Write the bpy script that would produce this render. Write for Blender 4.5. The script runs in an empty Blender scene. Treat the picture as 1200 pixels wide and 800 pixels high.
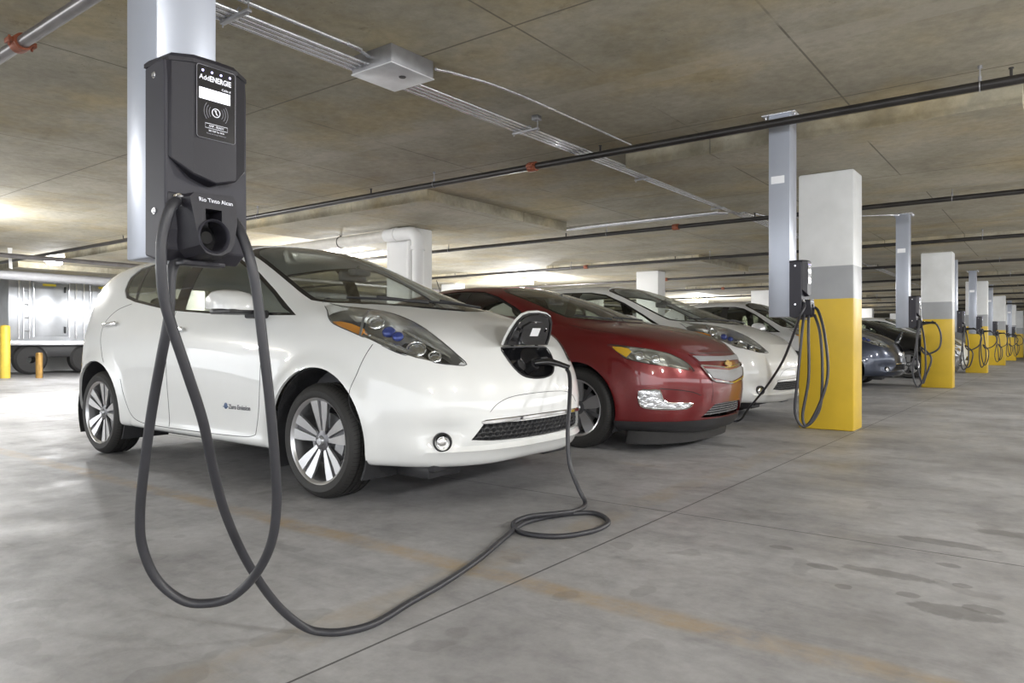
import bpy, bmesh, math, random
import numpy as np
from mathutils import Vector, Matrix
from mathutils.bvhtree import BVHTree
random.seed(7)
PI = math.pi
scn = bpy.context.scene
COL = scn.collection

# ------------------------------------------------------------ camera
FPX = 845.0
YAW = math.atan(642.0 / FPX)
cam_d = bpy.data.cameras.new('camera')
cam = bpy.data.objects.new('camera', cam_d)
COL.objects.link(cam)
cam.location = (0, 0, 0.88)
cam.rotation_euler = (PI / 2, 0, YAW)
cam_d.sensor_width = 36.0
cam_d.lens = 36.0 * FPX / 1200.0
cam_d.clip_start = 0.05
cam_d.clip_end = 300
scn.camera = cam

# ------------------------------------------------------------ world, exposure
scn.view_settings.view_transform = 'Standard'
scn.view_settings.look = 'None'
scn.view_settings.gamma = 1.0
scn.view_settings.use_curve_mapping = False
scn.view_settings.exposure = 0.68
w = bpy.data.worlds.new('world'); scn.world = w
w.use_nodes = True
w.node_tree.nodes['Background'].inputs[0].default_value = (0.93, 0.96, 1.0, 1)
w.node_tree.nodes['Background'].inputs[1].default_value = 2.2

def area_light(name, loc, size, power, color=(1, 0.98, 0.95), rot=(0, 0, 0), size_y=None):
    d = bpy.data.lights.new(name, 'AREA'); d.energy = power; d.color = color; d.size = size
    if size_y: d.shape = 'RECTANGLE'; d.size_y = size_y
    o = bpy.data.objects.new(name, d); o.location = loc; o.rotation_euler = rot; COL.objects.link(o)
    return o
ZC = 2.70      # slab soffit
ZD = 2.57      # drop panel soffit
# lamps of the driving aisle (the light of their fixtures, built further down, at the same places)
AISLE = [(3.2, -3.0), (3.2, 1.0), (3.2, 5.0), (3.2, 10.0), (3.2, 15.0), (3.2, 21.0), (3.2, 27.0), (3.2, 35.0)]
for i, (x, y) in enumerate(AISLE):
    area_light('aisle_light', (x, y, ZC - 0.17), 0.30, 60 if y < 12 else 75, rot=(0, 0, 0))
    d = bpy.data.lights.new('aisle_glow', 'POINT'); d.energy = 130; d.shadow_soft_size = 0.12
    o = bpy.data.objects.new('aisle_glow', d); o.location = (x, y, ZC - 0.34); COL.objects.link(o)
BACK = [(-12.0, -3.0), (-12.0, 3.0), (-12.0, 9.8), (-12.2, 16.6), (-12.0, 28.8), (-12.0, 38.0), (-17.5, 6.5)]
for i, (x, y) in enumerate(BACK):
    area_light('bay_light', (x, y, ZC - 0.17), 0.30, 30 if y < 8 else 80, color=(0.97, 0.98, 1.0))
    d = bpy.data.lights.new('bay_glow', 'POINT'); d.energy = (60 if x < -15 else 190) if y < 8 else 620; d.shadow_soft_size = 0.10
    o = bpy.data.objects.new('bay_glow', d); o.location = (x, y, ZC - 0.30); COL.objects.link(o)

# ------------------------------------------------------------ materials
def nt(name):
    m = bpy.data.materials.new(name); m.use_nodes = True
    return m, m.node_tree.nodes, m.node_tree.links, m.node_tree.nodes['Principled BSDF']
def pmat(name, col, rough=0.5, metal=0.0, coat=0.0, coat_r=0.03, spec=None, noise=0.0, nscale=8.0, bump=0.0, bscale=40.0, emit=None, es=0.0, alpha=1.0):
    m, N, L, b = nt(name)
    b.inputs['Base Color'].default_value = (*col, 1)
    b.inputs['Roughness'].default_value = rough
    b.inputs['Metallic'].default_value = metal
    b.inputs['Coat Weight'].default_value = coat
    b.inputs['Coat Roughness'].default_value = coat_r
    if spec is not None: b.inputs['Specular IOR Level'].default_value = spec
    tc = N.new('ShaderNodeTexCoord')
    n = N.new('ShaderNodeTexNoise'); n.inputs['Scale'].default_value = nscale; n.inputs['Detail'].default_value = 6
    L.new(tc.outputs['Object'], n.inputs['Vector'])
    r = N.new('ShaderNodeMapRange'); r.inputs[1].default_value = 0.3; r.inputs[2].default_value = 0.7
    r.inputs[3].default_value = 1 - noise; r.inputs[4].default_value = 1 + noise
    L.new(n.outputs[0], r.inputs[0])
    mx = N.new('ShaderNodeVectorMath'); mx.operation = 'SCALE'; mx.inputs[0].default_value = col
    L.new(r.outputs[0], mx.inputs['Scale']); L.new(mx.outputs[0], b.inputs['Base Color'])
    if bump:
        n2 = N.new('ShaderNodeTexNoise'); n2.inputs['Scale'].default_value = bscale; n2.inputs['Detail'].default_value = 4
        L.new(tc.outputs['Object'], n2.inputs['Vector'])
        bp = N.new('ShaderNodeBump'); bp.inputs['Strength'].default_value = bump; bp.inputs['Distance'].default_value = 0.01
        L.new(n2.outputs[0], bp.inputs['Height']); L.new(bp.outputs[0], b.inputs['Normal'])
    if emit:
        b.inputs['Emission Color'].default_value = (*emit, 1); b.inputs['Emission Strength'].default_value = es
    return m
def glassmat(name, tint, spec=0.06, rough=0.0, refl=1.0):
    m, N, L, b = nt(name); N.remove(b)
    out = [n for n in N if n.type == 'OUTPUT_MATERIAL'][0]
    t = N.new('ShaderNodeBsdfTransparent'); t.inputs[0].default_value = (*tint, 1)
    g = N.new('ShaderNodeBsdfGlossy'); g.inputs['Roughness'].default_value = rough; g.inputs[0].default_value = (refl, refl, refl, 1)
    f = N.new('ShaderNodeFresnel'); ge = N.new('ShaderNodeNewGeometry'); mr = N.new('ShaderNodeMapRange')
    L.new(ge.outputs['Backfacing'], mr.inputs[0]); mr.inputs[3].default_value = 1.45; mr.inputs[4].default_value = 1 / 1.45; L.new(mr.outputs[0], f.inputs['IOR'])   # same reflectance on both faces of the pane
    mx = N.new('ShaderNodeMixShader')
    L.new(f.outputs[0], mx.inputs[0]); L.new(t.outputs[0], mx.inputs[1]); L.new(g.outputs[0], mx.inputs[2])
    L.new(mx.outputs[0], out.inputs[0])
    return m
M = {}
M['white_paint'] = pmat('white_paint', (0.80, 0.81, 0.80), 0.35, 0, 1.0, 0.02, noise=0.01)
M['silver_paint'] = pmat('silver_paint', (0.66, 0.67, 0.68), 0.35, 0.2, 1.0, 0.03, noise=0.01)
M['red_paint'] = pmat('red_paint', (0.165, 0.007, 0.009), 0.32, 0.35, 1.0, 0.03, noise=0.03)
M['blue_paint'] = pmat('slate_blue_paint', (0.035, 0.045, 0.075), 0.3, 0.4, 1.0, 0.03)
M['black_paint'] = pmat('black_paint', (0.012, 0.012, 0.012), 0.3, 0.2, 1.0, 0.03)
M['trim'] = pmat('dark_trim', (0.022, 0.022, 0.024), 0.45, noise=0.1)
M['liner'] = pmat('wheel_liner', (0.030, 0.030, 0.033), 0.8, noise=0.2, bump=0.3)
M['gloss_black'] = pmat('gloss_black', (0.012, 0.012, 0.014), 0.12, coat=0.6)
M['rubber'] = pmat('tire_rubber', (0.020, 0.019, 0.019), 0.62, noise=0.15, nscale=30)
def tread_rubber():
    m, N, L, b = nt('tread_rubber')
    tc = N.new('ShaderNodeTexCoord'); sp = N.new('ShaderNodeSeparateXYZ'); L.new(tc.outputs['Object'], sp.inputs[0])
    def mt(op, a, c=None, k=None):
        x = N.new('ShaderNodeMath'); x.operation = op
        for i, v in enumerate((a, c, k)):
            if v is None: continue
            if isinstance(v, (int, float)): x.inputs[i].default_value = v
            else: L.new(v, x.inputs[i])
        return x.outputs[0]
    ang = mt('ARCTAN2', sp.outputs[2], sp.outputs[0])
    rad = mt('SQRT', mt('ADD', mt('POWER', sp.outputs[0], 2.0), mt('POWER', sp.outputs[2], 2.0)))
    ph = mt('FRACT', mt('ADD', mt('MULTIPLY', ang, 80 / (2 * PI)), mt('MULTIPLY', mt('ABSOLUTE', sp.outputs[1]), 9.0)))
    gr = mt('MULTIPLY', mt('LESS_THAN', ph, 0.16), mt('GREATER_THAN', rad, 0.305))
    rib = mt('MULTIPLY', mt('LESS_THAN', mt('FRACT', mt('MULTIPLY', rad, 55.0)), 0.10), mt('LESS_THAN', rad, 0.30))
    x = N.new('ShaderNodeMix'); x.data_type = 'RGBA'; L.new(gr, x.inputs[0])
    x.inputs[6].default_value = (0.026, 0.025, 0.024, 1); x.inputs[7].default_value = (0.004, 0.004, 0.004, 1)
    L.new(x.outputs[2], b.inputs['Base Color']); b.inputs['Roughness'].default_value = 0.6
    bp = N.new('ShaderNodeBump'); bp.inputs['Strength'].default_value = 0.6; bp.inputs['Distance'].default_value = 0.004; bp.invert = True
    L.new(mt('ADD', gr, mt('MULTIPLY', rib, 0.4)), bp.inputs['Height']); L.new(bp.outputs[0], b.inputs['Normal'])
    return m
M['tread'] = tread_rubber()
M['alloy'] = pmat('alloy_silver', (0.62, 0.62, 0.63), 0.30, 0.85, noise=0.03)
M['alloy_dark'] = pmat('alloy_grey', (0.16, 0.16, 0.17), 0.38, 0.7)
M['chrome'] = pmat('chrome', (0.85, 0.85, 0.86), 0.08, 1.0)
M['satin'] = pmat('satin_silver', (0.52, 0.53, 0.55), 0.30, 0.85, noise=0.05, nscale=30)
M['seat'] = pmat('seat_fabric', (0.17, 0.17, 0.175), 0.85, noise=0.2, nscale=60, bump=0.2, bscale=200)
M['seat_light'] = pmat('grey_seat_fabric', (0.26, 0.26, 0.25), 0.85, noise=0.1, nscale=60)
M['dash'] = pmat('dashboard_plastic', (0.075, 0.075, 0.08), 0.6, noise=0.1)
M['headliner'] = pmat('headliner', (0.30, 0.29, 0.27), 0.9)
M['ws_glass'] = glassmat('windshield_glass', (0.96, 0.98, 0.97))
M['side_glass'] = glassmat('side_glass', (0.88, 0.90, 0.87))
M['dark_glass'] = glassmat('privacy_glass', (0.72, 0.73, 0.69))
M['lens'] = glassmat('clear_lens', (0.97, 0.98, 0.98))
M['amber'] = pmat('amber_reflector', (0.85, 0.33, 0.03), 0.2, 0, 0.8)
M['yellow_amber'] = pmat('yellow_reflector', (0.85, 0.50, 0.02), 0.2, 0, 0.8)
M['blue_lens'] = pmat('blue_projector', (0.03, 0.06, 0.30), 0.08, 0.3, 1.0)
M['red_lens'] = pmat('red_tail_lens', (0.35, 0.01, 0.01), 0.15, 0, 1.0)
M['reflector'] = pmat('lamp_reflector', (0.80, 0.80, 0.80), 0.14, 0.95, bump=0.25, bscale=30)
M['housing'] = pmat('lamp_housing', (0.58, 0.57, 0.53), 0.22, 0.7, bump=0.2, bscale=9)
M['duct'] = pmat('grey_duct_paint', (0.30, 0.30, 0.31), 0.55, noise=0.08)
M['blade'] = pmat('textured_grille_blade', (0.38, 0.385, 0.40), 0.45, 0.45, bump=0.9, bscale=160)
M['slat'] = pmat('grey_grille_slat', (0.11, 0.11, 0.115), 0.6)
M['facet'] = pmat('faceted_reflector', (0.75, 0.76, 0.78), 0.12, 0.9, bump=0.9, bscale=28)
M['cable'] = pmat('cable_rubber', (0.036, 0.036, 0.042), 0.42, noise=0.08, nscale=20)
M['charger'] = pmat('charger_plastic', (0.019, 0.018, 0.024), 0.46, spec=0.4, noise=0.05, bump=0.05, bscale=300)
M['charger_side'] = pmat('charger_backplate', (0.036, 0.035, 0.045), 0.5, spec=0.4, noise=0.05)
M['white_text'] = pmat('white_print', (0.85, 0.86, 0.90), 0.5, emit=(0.8, 0.82, 1), es=0.15)
M['grey_text'] = pmat('grey_print', (0.30, 0.30, 0.33), 0.5)
M['led'] = pmat('blue_led', (0.6, 0.6, 1), 0.4, emit=(0.50, 0.45, 1.0), es=1.6)
M['lcd'] = pmat('lit_display', (0.9, 0.9, 1), 0.4, emit=(0.86, 0.87, 1.0), es=1.25)
M['panel'] = pmat('control_panel_film', (0.008, 0.008, 0.012), 0.2, coat=0.4)
M['post'] = pmat('grey_painted_steel', (0.42, 0.45, 0.52), 0.30, 0.25, noise=0.05, nscale=3)
M['tag'] = pmat('white_label', (0.85, 0.86, 0.88), 0.5)
M['galv'] = pmat('galvanised_steel', (0.78, 0.79, 0.82), 0.26, 0.85, noise=0.12, nscale=12)
M['galv_dull'] = pmat('dull_galvanised_steel', (0.33, 0.33, 0.34), 0.42, 0.7, noise=0.12, nscale=12)
M['box_lid'] = pmat('junction_box_steel', (0.66, 0.67, 0.69), 0.40, 0.35, noise=0.1, nscale=10)
M['black_pipe'] = pmat('black_steel_pipe', (0.035, 0.032, 0.030), 0.35, 0.3, noise=0.25, nscale=6)
M['grey_pipe'] = pmat('grey_steel_pipe', (0.17, 0.16, 0.16), 0.35, 0.4, noise=0.2, nscale=6)
M['rust'] = pmat('rust_orange_coupling', (0.26, 0.075, 0.035), 0.55, 0.2, noise=0.3, nscale=20)
M['pvc'] = pmat('grey_white_pipe', (0.62, 0.60, 0.55), 0.4, noise=0.08)
M['bollard'] = pmat('yellow_bollard', (0.70, 0.50, 0.06), 0.45, noise=0.1)
M['brass'] = pmat('bronze_post', (0.33, 0.19, 0.05), 0.4, 0.5, noise=0.2)
M['alu'] = pmat('aluminium_sheet', (0.52, 0.54, 0.57), 0.30, 0.75, noise=0.12, nscale=3)
M['lamp_white'] = pmat('lamp_housing_white', (0.75, 0.75, 0.74), 0.4)
M['lamp_lens'] = pmat('lit_lamp_lens', (1, 1, 1), 0.5, emit=(1, 0.99, 0.97), es=22)
M['lamp_lens_bay'] = pmat('lit_bay_lamp_lens', (1, 1, 1), 0.5, emit=(0.97, 0.98, 1.0), es=160)
M['blue_badge'] = pmat('blue_badge', (0.03, 0.08, 0.20), 0.3)
M['gold'] = pmat('gold_badge', (0.75, 0.55, 0.28), 0.25, 0.8)
M['copper_plate'] = pmat('glossy_bronze_red_panel', (0.33, 0.085, 0.045), 0.2, 0.3, 1.0)
M['sticker'] = pmat('yellow_sticker', (0.80, 0.65, 0.05), 0.5)

def concrete(name, c1, c2, c3, scale=0.9, rough=0.85, kind='ceiling'):
    m, N, L, b = nt(name)
    tc = N.new('ShaderNodeTexCoord')
    geo = N.new('ShaderNodeNewGeometry')
    def noise(s, d, sc=(1, 1, 1), rg=0.55):
        mp = N.new('ShaderNodeMapping'); mp.inputs['Scale'].default_value = sc
        L.new(geo.outputs['Position'], mp.inputs[0])
        n = N.new('ShaderNodeTexNoise'); n.inputs['Scale'].default_value = s; n.inputs['Detail'].default_value = d
        n.inputs['Roughness'].default_value = rg
        L.new(mp.outputs[0], n.inputs['Vector']); return n.outputs[0]
    def ramp(v, stops):
        r = N.new('ShaderNodeValToRGB'); L.new(v, r.inputs[0])
        e = r.color_ramp.elements
        e[0].position, e[0].color = stops[0][0], (*stops[0][1], 1)
        e[1].position, e[1].color = stops[-1][0], (*stops[-1][1], 1)
        for p, c in stops[1:-1]:
            k = e.new(p); k.color = (*c, 1)
        return r.outputs[0]
    def mix(f, a, bb, mode='MIX'):
        x = N.new('ShaderNodeMix'); x.data_type = 'RGBA'; x.blend_type = mode
        if isinstance(f, float): x.inputs[0].default_value = f
        else: L.new(f, x.inputs[0])
        for s, v in ((6, a), (7, bb)):
            if isinstance(v, tuple): x.inputs[s].default_value = (*v, 1)
            else: L.new(v, x.inputs[s])
        return x.outputs[2]
    def math_(op, a, bb=None):
        x = N.new('ShaderNodeMath'); x.operation = op
        for i, v in enumerate((a, bb)):
            if v is None: continue
            if isinstance(v, (int, float)): x.inputs[i].default_value = v
            else: L.new(v, x.inputs[i])
        return x.outputs[0]
    sep = N.new('ShaderNodeSeparateXYZ'); L.new(geo.outputs['Position'], sep.inputs[0])
    X, Y = sep.outputs[0], sep.outputs[1]
    base = ramp(noise(scale, 8, rg=0.6), [(0.30, c1), (0.5, c2), (0.72, c3)])
    fine = ramp(noise(14.0, 8, rg=0.7), [(0.25, (0.78, 0.78, 0.78)), (0.75, (1.14, 1.14, 1.14))])
    col = mix(1.0, base, fine, 'MULTIPLY')
    def line(co, pos, w_):                      # 1 on the line, 0 off it
        return math_('LESS_THAN', math_('ABSOLUTE', math_('SUBTRACT', co, pos)), w_)
    if kind == 'ceiling':
        str_ = ramp(noise(1.2, 6, (0.7, 1.3, 1)), [(0.3, (0.93, 0.93, 0.92)), (0.7, (1.04, 1.04, 1.04))])
        col = mix(1.0, col, str_, 'MULTIPLY')
        pits = ramp(noise(45, 3), [(0.66, (0, 0, 0)), (0.70, (1, 1, 1))])
        pm = math_('MULTIPLY', pits, ramp(noise(1.3, 3), [(0.5, (0, 0, 0)), (0.62, (1, 1, 1))]))
        col = mix(math_('MULTIPLY', pm, 0.45), col, (0.10, 0.09, 0.07))
        # formwork joints: sheets 1.22 m by 2.44 m
        gx = math_('ABSOLUTE', math_('SUBTRACT', math_('FRACT', math_('DIVIDE', math_('ADD', X, 40.33), 1.22)), 0.5))
        gy = math_('ABSOLUTE', math_('SUBTRACT', math_('FRACT', math_('DIVIDE', math_('ADD', Y, 40.6), 2.44)), 0.5))
        jx = math_('GREATER_THAN', gx, 0.4945); jy = math_('GREATER_THAN', gy, 0.4970)
        jm = math_('MAXIMUM', math_('MULTIPLY', jx, ramp(noise(0.7, 3), [(0.42, (0, 0, 0)), (0.50, (1, 1, 1))])), jy)
        blo = ramp(noise(0.55, 7, rg=0.65), [(0.36, (0.80, 0.79, 0.75)), (0.52, (1, 1, 1)), (0.68, (1.13, 1.12, 1.06))])
        col = mix(1.0, col, blo, 'MULTIPLY')
        yel = ramp(noise(0.9, 5, rg=0.6), [(0.48, (1, 1, 1)), (0.66, (1.08, 0.99, 0.80))])
        col = mix(1.0, col, yel, 'MULTIPLY')
        sc = ramp(noise(2.6, 9, (1.0, 1.6, 1), 0.8), [(0.30, (0.70, 0.69, 0.66)), (0.40, (1, 1, 1))])
        col = mix(1.0, col, sc, 'MULTIPLY')
        col = mix(math_('MULTIPLY', jm, 0.75), col, (0.12, 0.11, 0.085))
        lt = math_('MULTIPLY', line(Y, 4.55, 0.10), ramp(noise(6, 5), [(0.35, (0.2, 0.2, 0.2)), (0.6, (1, 1, 1))]))
        col = mix(math_('MULTIPLY', lt, 0.35), col, (0.52, 0.49, 0.41))
    else:
        big = ramp(noise(0.45, 6, (1, 1, 1)), [(0.32, (0.78, 0.78, 0.78)), (0.68, (1.14, 1.14, 1.14))])
        col = mix(1.0, col, big, 'MULTIPLY')
        med = ramp(noise(2.2, 9, (1, 1, 1), 0.72), [(0.30, (0.74, 0.735, 0.73)), (0.46, (1, 1, 1)), (0.70, (1.10, 1.10, 1.10))])
        col = mix(1.0, col, med, 'MULTIPLY')
        scr = ramp(noise(1.3, 8, (0.5, 3.0, 1), 0.75), [(0.34, (0.82, 0.82, 0.82)), (0.47, (1, 1, 1))])
        col = mix(1.0, col, scr, 'MULTIPLY')
        wv = noise(3.0, 4)
        # worn yellow paint
        def worn(co, pos, w_, thr):
            d = math_('ABSOLUTE', math_('SUBTRACT', math_('ADD', co, math_('MULTIPLY', math_('SUBTRACT', wv, 0.5), 0.06)), pos))
            k = N.new('ShaderNodeMapRange'); k.inputs[1].default_value = w_ + 0.025; k.inputs[2].default_value = w_ - 0.02
            k.inputs[3].default_value = 0; k.inputs[4].default_value = 1; L.new(d, k.inputs[0])
            return math_('MULTIPLY', k.outputs[0], ramp(noise(2.2, 8, rg=0.75), [(thr, (0, 0, 0)), (thr + 0.22, (1, 1, 1))]))
        inx = math_('LESS_THAN', X, 0.35)
        y1 = math_('MULTIPLY', worn(Y, 2.13, 0.055, 0.36), inx)
        col = mix(math_('MULTIPLY', y1, 0.62), col, (0.40, 0.27, 0.11))
        y2 = math_('MULTIPLY', worn(X, -1.80, 0.075, 0.42), math_('LESS_THAN', Y, 6.0))
        col = mix(math_('MULTIPLY', y2, 0.42), col, (0.37, 0.28, 0.15))
        for yy in (4.65, 7.15, 9.65, 12.1, 14.6):
            y3 = math_('MULTIPLY', worn(Y, yy, 0.05, 0.44), math_('LESS_THAN', X, -1.7))
            col = mix(math_('MULTIPLY', y3, 0.25), col, (0.36, 0.28, 0.15))
        # dark wheel tracks of the aisle and oil spots
        tr = N.new('ShaderNodeMapRange'); tr.inputs[1].default_value = 0.75; tr.inputs[2].default_value = 0.1; L.new(math_('ABSOLUTE', math_('ADD', X, 0.1)), tr.inputs[0])
        trn = math_('MULTIPLY', tr.outputs[0], ramp(noise(1.2, 6, (1.0, 0.5, 1)), [(0.35, (0, 0, 0)), (0.65, (1, 1, 1))]))
        col = mix(math_('MULTIPLY', trn, 0.30), col, (0.16, 0.155, 0.15))
        sp = ramp(noise(4.5, 2, (1, 1.0, 1), 0.3), [(0.655, (0, 0, 0)), (0.672, (1, 1, 1))])
        spm = math_('MULTIPLY', sp, ramp(noise(0.45, 2), [(0.42, (0, 0, 0)), (0.5, (1, 1, 1))]))
        col = mix(math_('MULTIPLY', spm, 0.22), col, (0.10, 0.095, 0.09))
        # the larger oily spots by the camera
        for (sx, sy, ra, rb) in ((-0.27, 2.74, 0.13, 0.07), (-0.52, 3.04, 0.17, 0.045), (-0.74, 2.98, 0.06, 0.035), (-0.20, 2.82, 0.06, 0.04), (-0.28, 3.05, 0.035, 0.03), (-0.42, 2.83, 0.04, 0.03), (-0.40, 3.65, 0.20, 0.05), (-0.62, 2.78, 0.03, 0.03), (-0.95, 3.15, 0.05, 0.03), (-0.35, 3.30, 0.05, 0.03), (-0.12, 4.0, 0.22, 0.06)):
            ex = math_('POWER', math_('ABSOLUTE', math_('DIVIDE', math_('SUBTRACT', X, sx), ra)), 2.0)
            ey = math_('POWER', math_('ABSOLUTE', math_('DIVIDE', math_('SUBTRACT', Y, sy), rb)), 2.0)
            s = math_('ADD', math_('ADD', ex, ey), math_('MULTIPLY', math_('SUBTRACT', noise(14, 4), 0.5), 1.6))
            k = N.new('ShaderNodeMapRange'); k.inputs[1].default_value = 1.1; k.inputs[2].default_value = 0.8; L.new(s, k.inputs[0])
            col = mix(math_('MULTIPLY', k.outputs[0], 0.42), col, (0.085, 0.08, 0.075))
        # saw cuts
        jw = 0.0045
        cut = math_('MAXIMUM', line(X, -1.585, jw), math_('MULTIPLY', line(Y, 3.46, 0.004), 1.0))
        for yy in (11.7, 19.9, 28.1): cut = math_('MAXIMUM', cut, line(Y, yy, 0.008))
        cut = math_('MAXIMUM', cut, line(X, 4.0, 0.005))
        cut = math_('MAXIMUM', cut, line(X, -8.0, 0.008))
        col = mix(math_('MULTIPLY', cut, 0.85), col, (0.03, 0.028, 0.026))
    L.new(col, b.inputs['Base Color'])
    rr = N.new('ShaderNodeMapRange'); L.new(noise(3.0, 5), rr.inputs[0]); rr.inputs[1].default_value = 0.3; rr.inputs[2].default_value = 0.7
    rr.inputs[3].default_value = rough - 0.12; rr.inputs[4].default_value = min(1, rough + 0.12)
    L.new(rr.outputs[0], b.inputs['Roughness'])
    bp = N.new('ShaderNodeBump'); bp.inputs['Strength'].default_value = 0.25; bp.inputs['Distance'].default_value = 0.006
    L.new(noise(22, 8, rg=0.65), bp.inputs['Height']); L.new(bp.outputs[0], b.inputs['Normal'])
    return m
M['ceiling'] = concrete('ceiling_concrete', (0.335, 0.305, 0.235), (0.42, 0.39, 0.31), (0.50, 0.47, 0.39), 0.8, 0.85, 'ceiling')
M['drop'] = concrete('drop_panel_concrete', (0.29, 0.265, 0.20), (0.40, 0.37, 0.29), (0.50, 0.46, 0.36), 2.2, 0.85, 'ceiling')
M['floor'] = concrete('floor_concrete', (0.262, 0.258, 0.262), (0.375, 0.372, 0.380), (0.465, 0.464, 0.474), 1.3, 0.50, 'floor')
M['wall'] = pmat('painted_block_wall', (0.66, 0.66, 0.64), 0.8, noise=0.06, nscale=0.8)

def column_paint():
    m, N, L, b = nt('column_paint_bands')
    geo = N.new('ShaderNodeNewGeometry'); sep = N.new('ShaderNodeSeparateXYZ'); L.new(geo.outputs['Position'], sep.inputs[0])
    n = N.new('ShaderNodeTexNoise'); n.inputs['Scale'].default_value = 3.0; n.inputs['Detail'].default_value = 8
    L.new(geo.outputs['Position'], n.inputs['Vector'])
    def gt(v):
        x = N.new('ShaderNodeMath'); x.operation = 'GREATER_THAN'; L.new(sep.outputs[2], x.inputs[0]); x.inputs[1].default_value = v; return x.outputs[0]
    def mix(f, a, c, mode='MIX'):
        x = N.new('ShaderNodeMix'); x.data_type = 'RGBA'; x.blend_type = mode
        if isinstance(f, float): x.inputs[0].default_value = f
        else: L.new(f, x.inputs[0])
        for s, v in ((6, a), (7, c)):
            if isinstance(v, tuple): x.inputs[s].default_value = (*v, 1)
            else: L.new(v, x.inputs[s])
        return x.outputs[2]
    c = mix(gt(1.304), (0.70, 0.475, 0.035), (0.36, 0.37, 0.385))
    c = mix(gt(1.628), c, (0.74, 0.75, 0.75))
    r = N.new('ShaderNodeValToRGB'); L.new(n.outputs[0], r.inputs[0])
    r.color_ramp.elements[0].position = 0.3; r.color_ramp.elements[0].color = (0.88, 0.88, 0.87, 1)
    r.color_ramp.elements[1].position = 0.7; r.color_ramp.elements[1].color = (1.04, 1.04, 1.04, 1)
    c = mix(1.0, c, r.outputs[0], 'MULTIPLY')
    L.new(c, b.inputs['Base Color']); b.inputs['Roughness'].default_value = 0.38
    return m
M['column'] = column_paint()
M['white_column'] = pmat('white_column_paint', (0.78, 0.78, 0.77), 0.6, noise=0.04, nscale=2)

# ------------------------------------------------------------ object helpers
def tag(o, label=None, cat=None, group=None, kind=None):
    if label: o['label'] = label
    if cat: o['category'] = cat
    if group: o['group'] = group
    if kind: o['kind'] = kind
    return o
def empty(name, loc=(0, 0, 0), rz=0.0):
    o = bpy.data.objects.new(name, None); o.location = loc; o.rotation_euler = (0, 0, rz)
    o.empty_display_size = 0.2; COL.objects.link(o); return o
def link_mesh(name, me, mat=None, parent=None, smooth=None):
    if mat is not None:
        me.materials.clear()
        for k in (mat if isinstance(mat, (list, tuple)) else [mat]):
            me.materials.append(M[k] if isinstance(k, str) else k)
    o = bpy.data.objects.new(name, me); COL.objects.link(o)
    if smooth is not None:
        me.shade_smooth(); me.set_sharp_from_angle(angle=math.radians(smooth))
    if parent: o.parent = parent
    return o
def copy_tree(o, parent=None):
    c = o.copy(); COL.objects.link(c)
    if parent: c.parent = parent
    for ch in list(o.children): copy_tree(ch, c)
    return c
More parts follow.
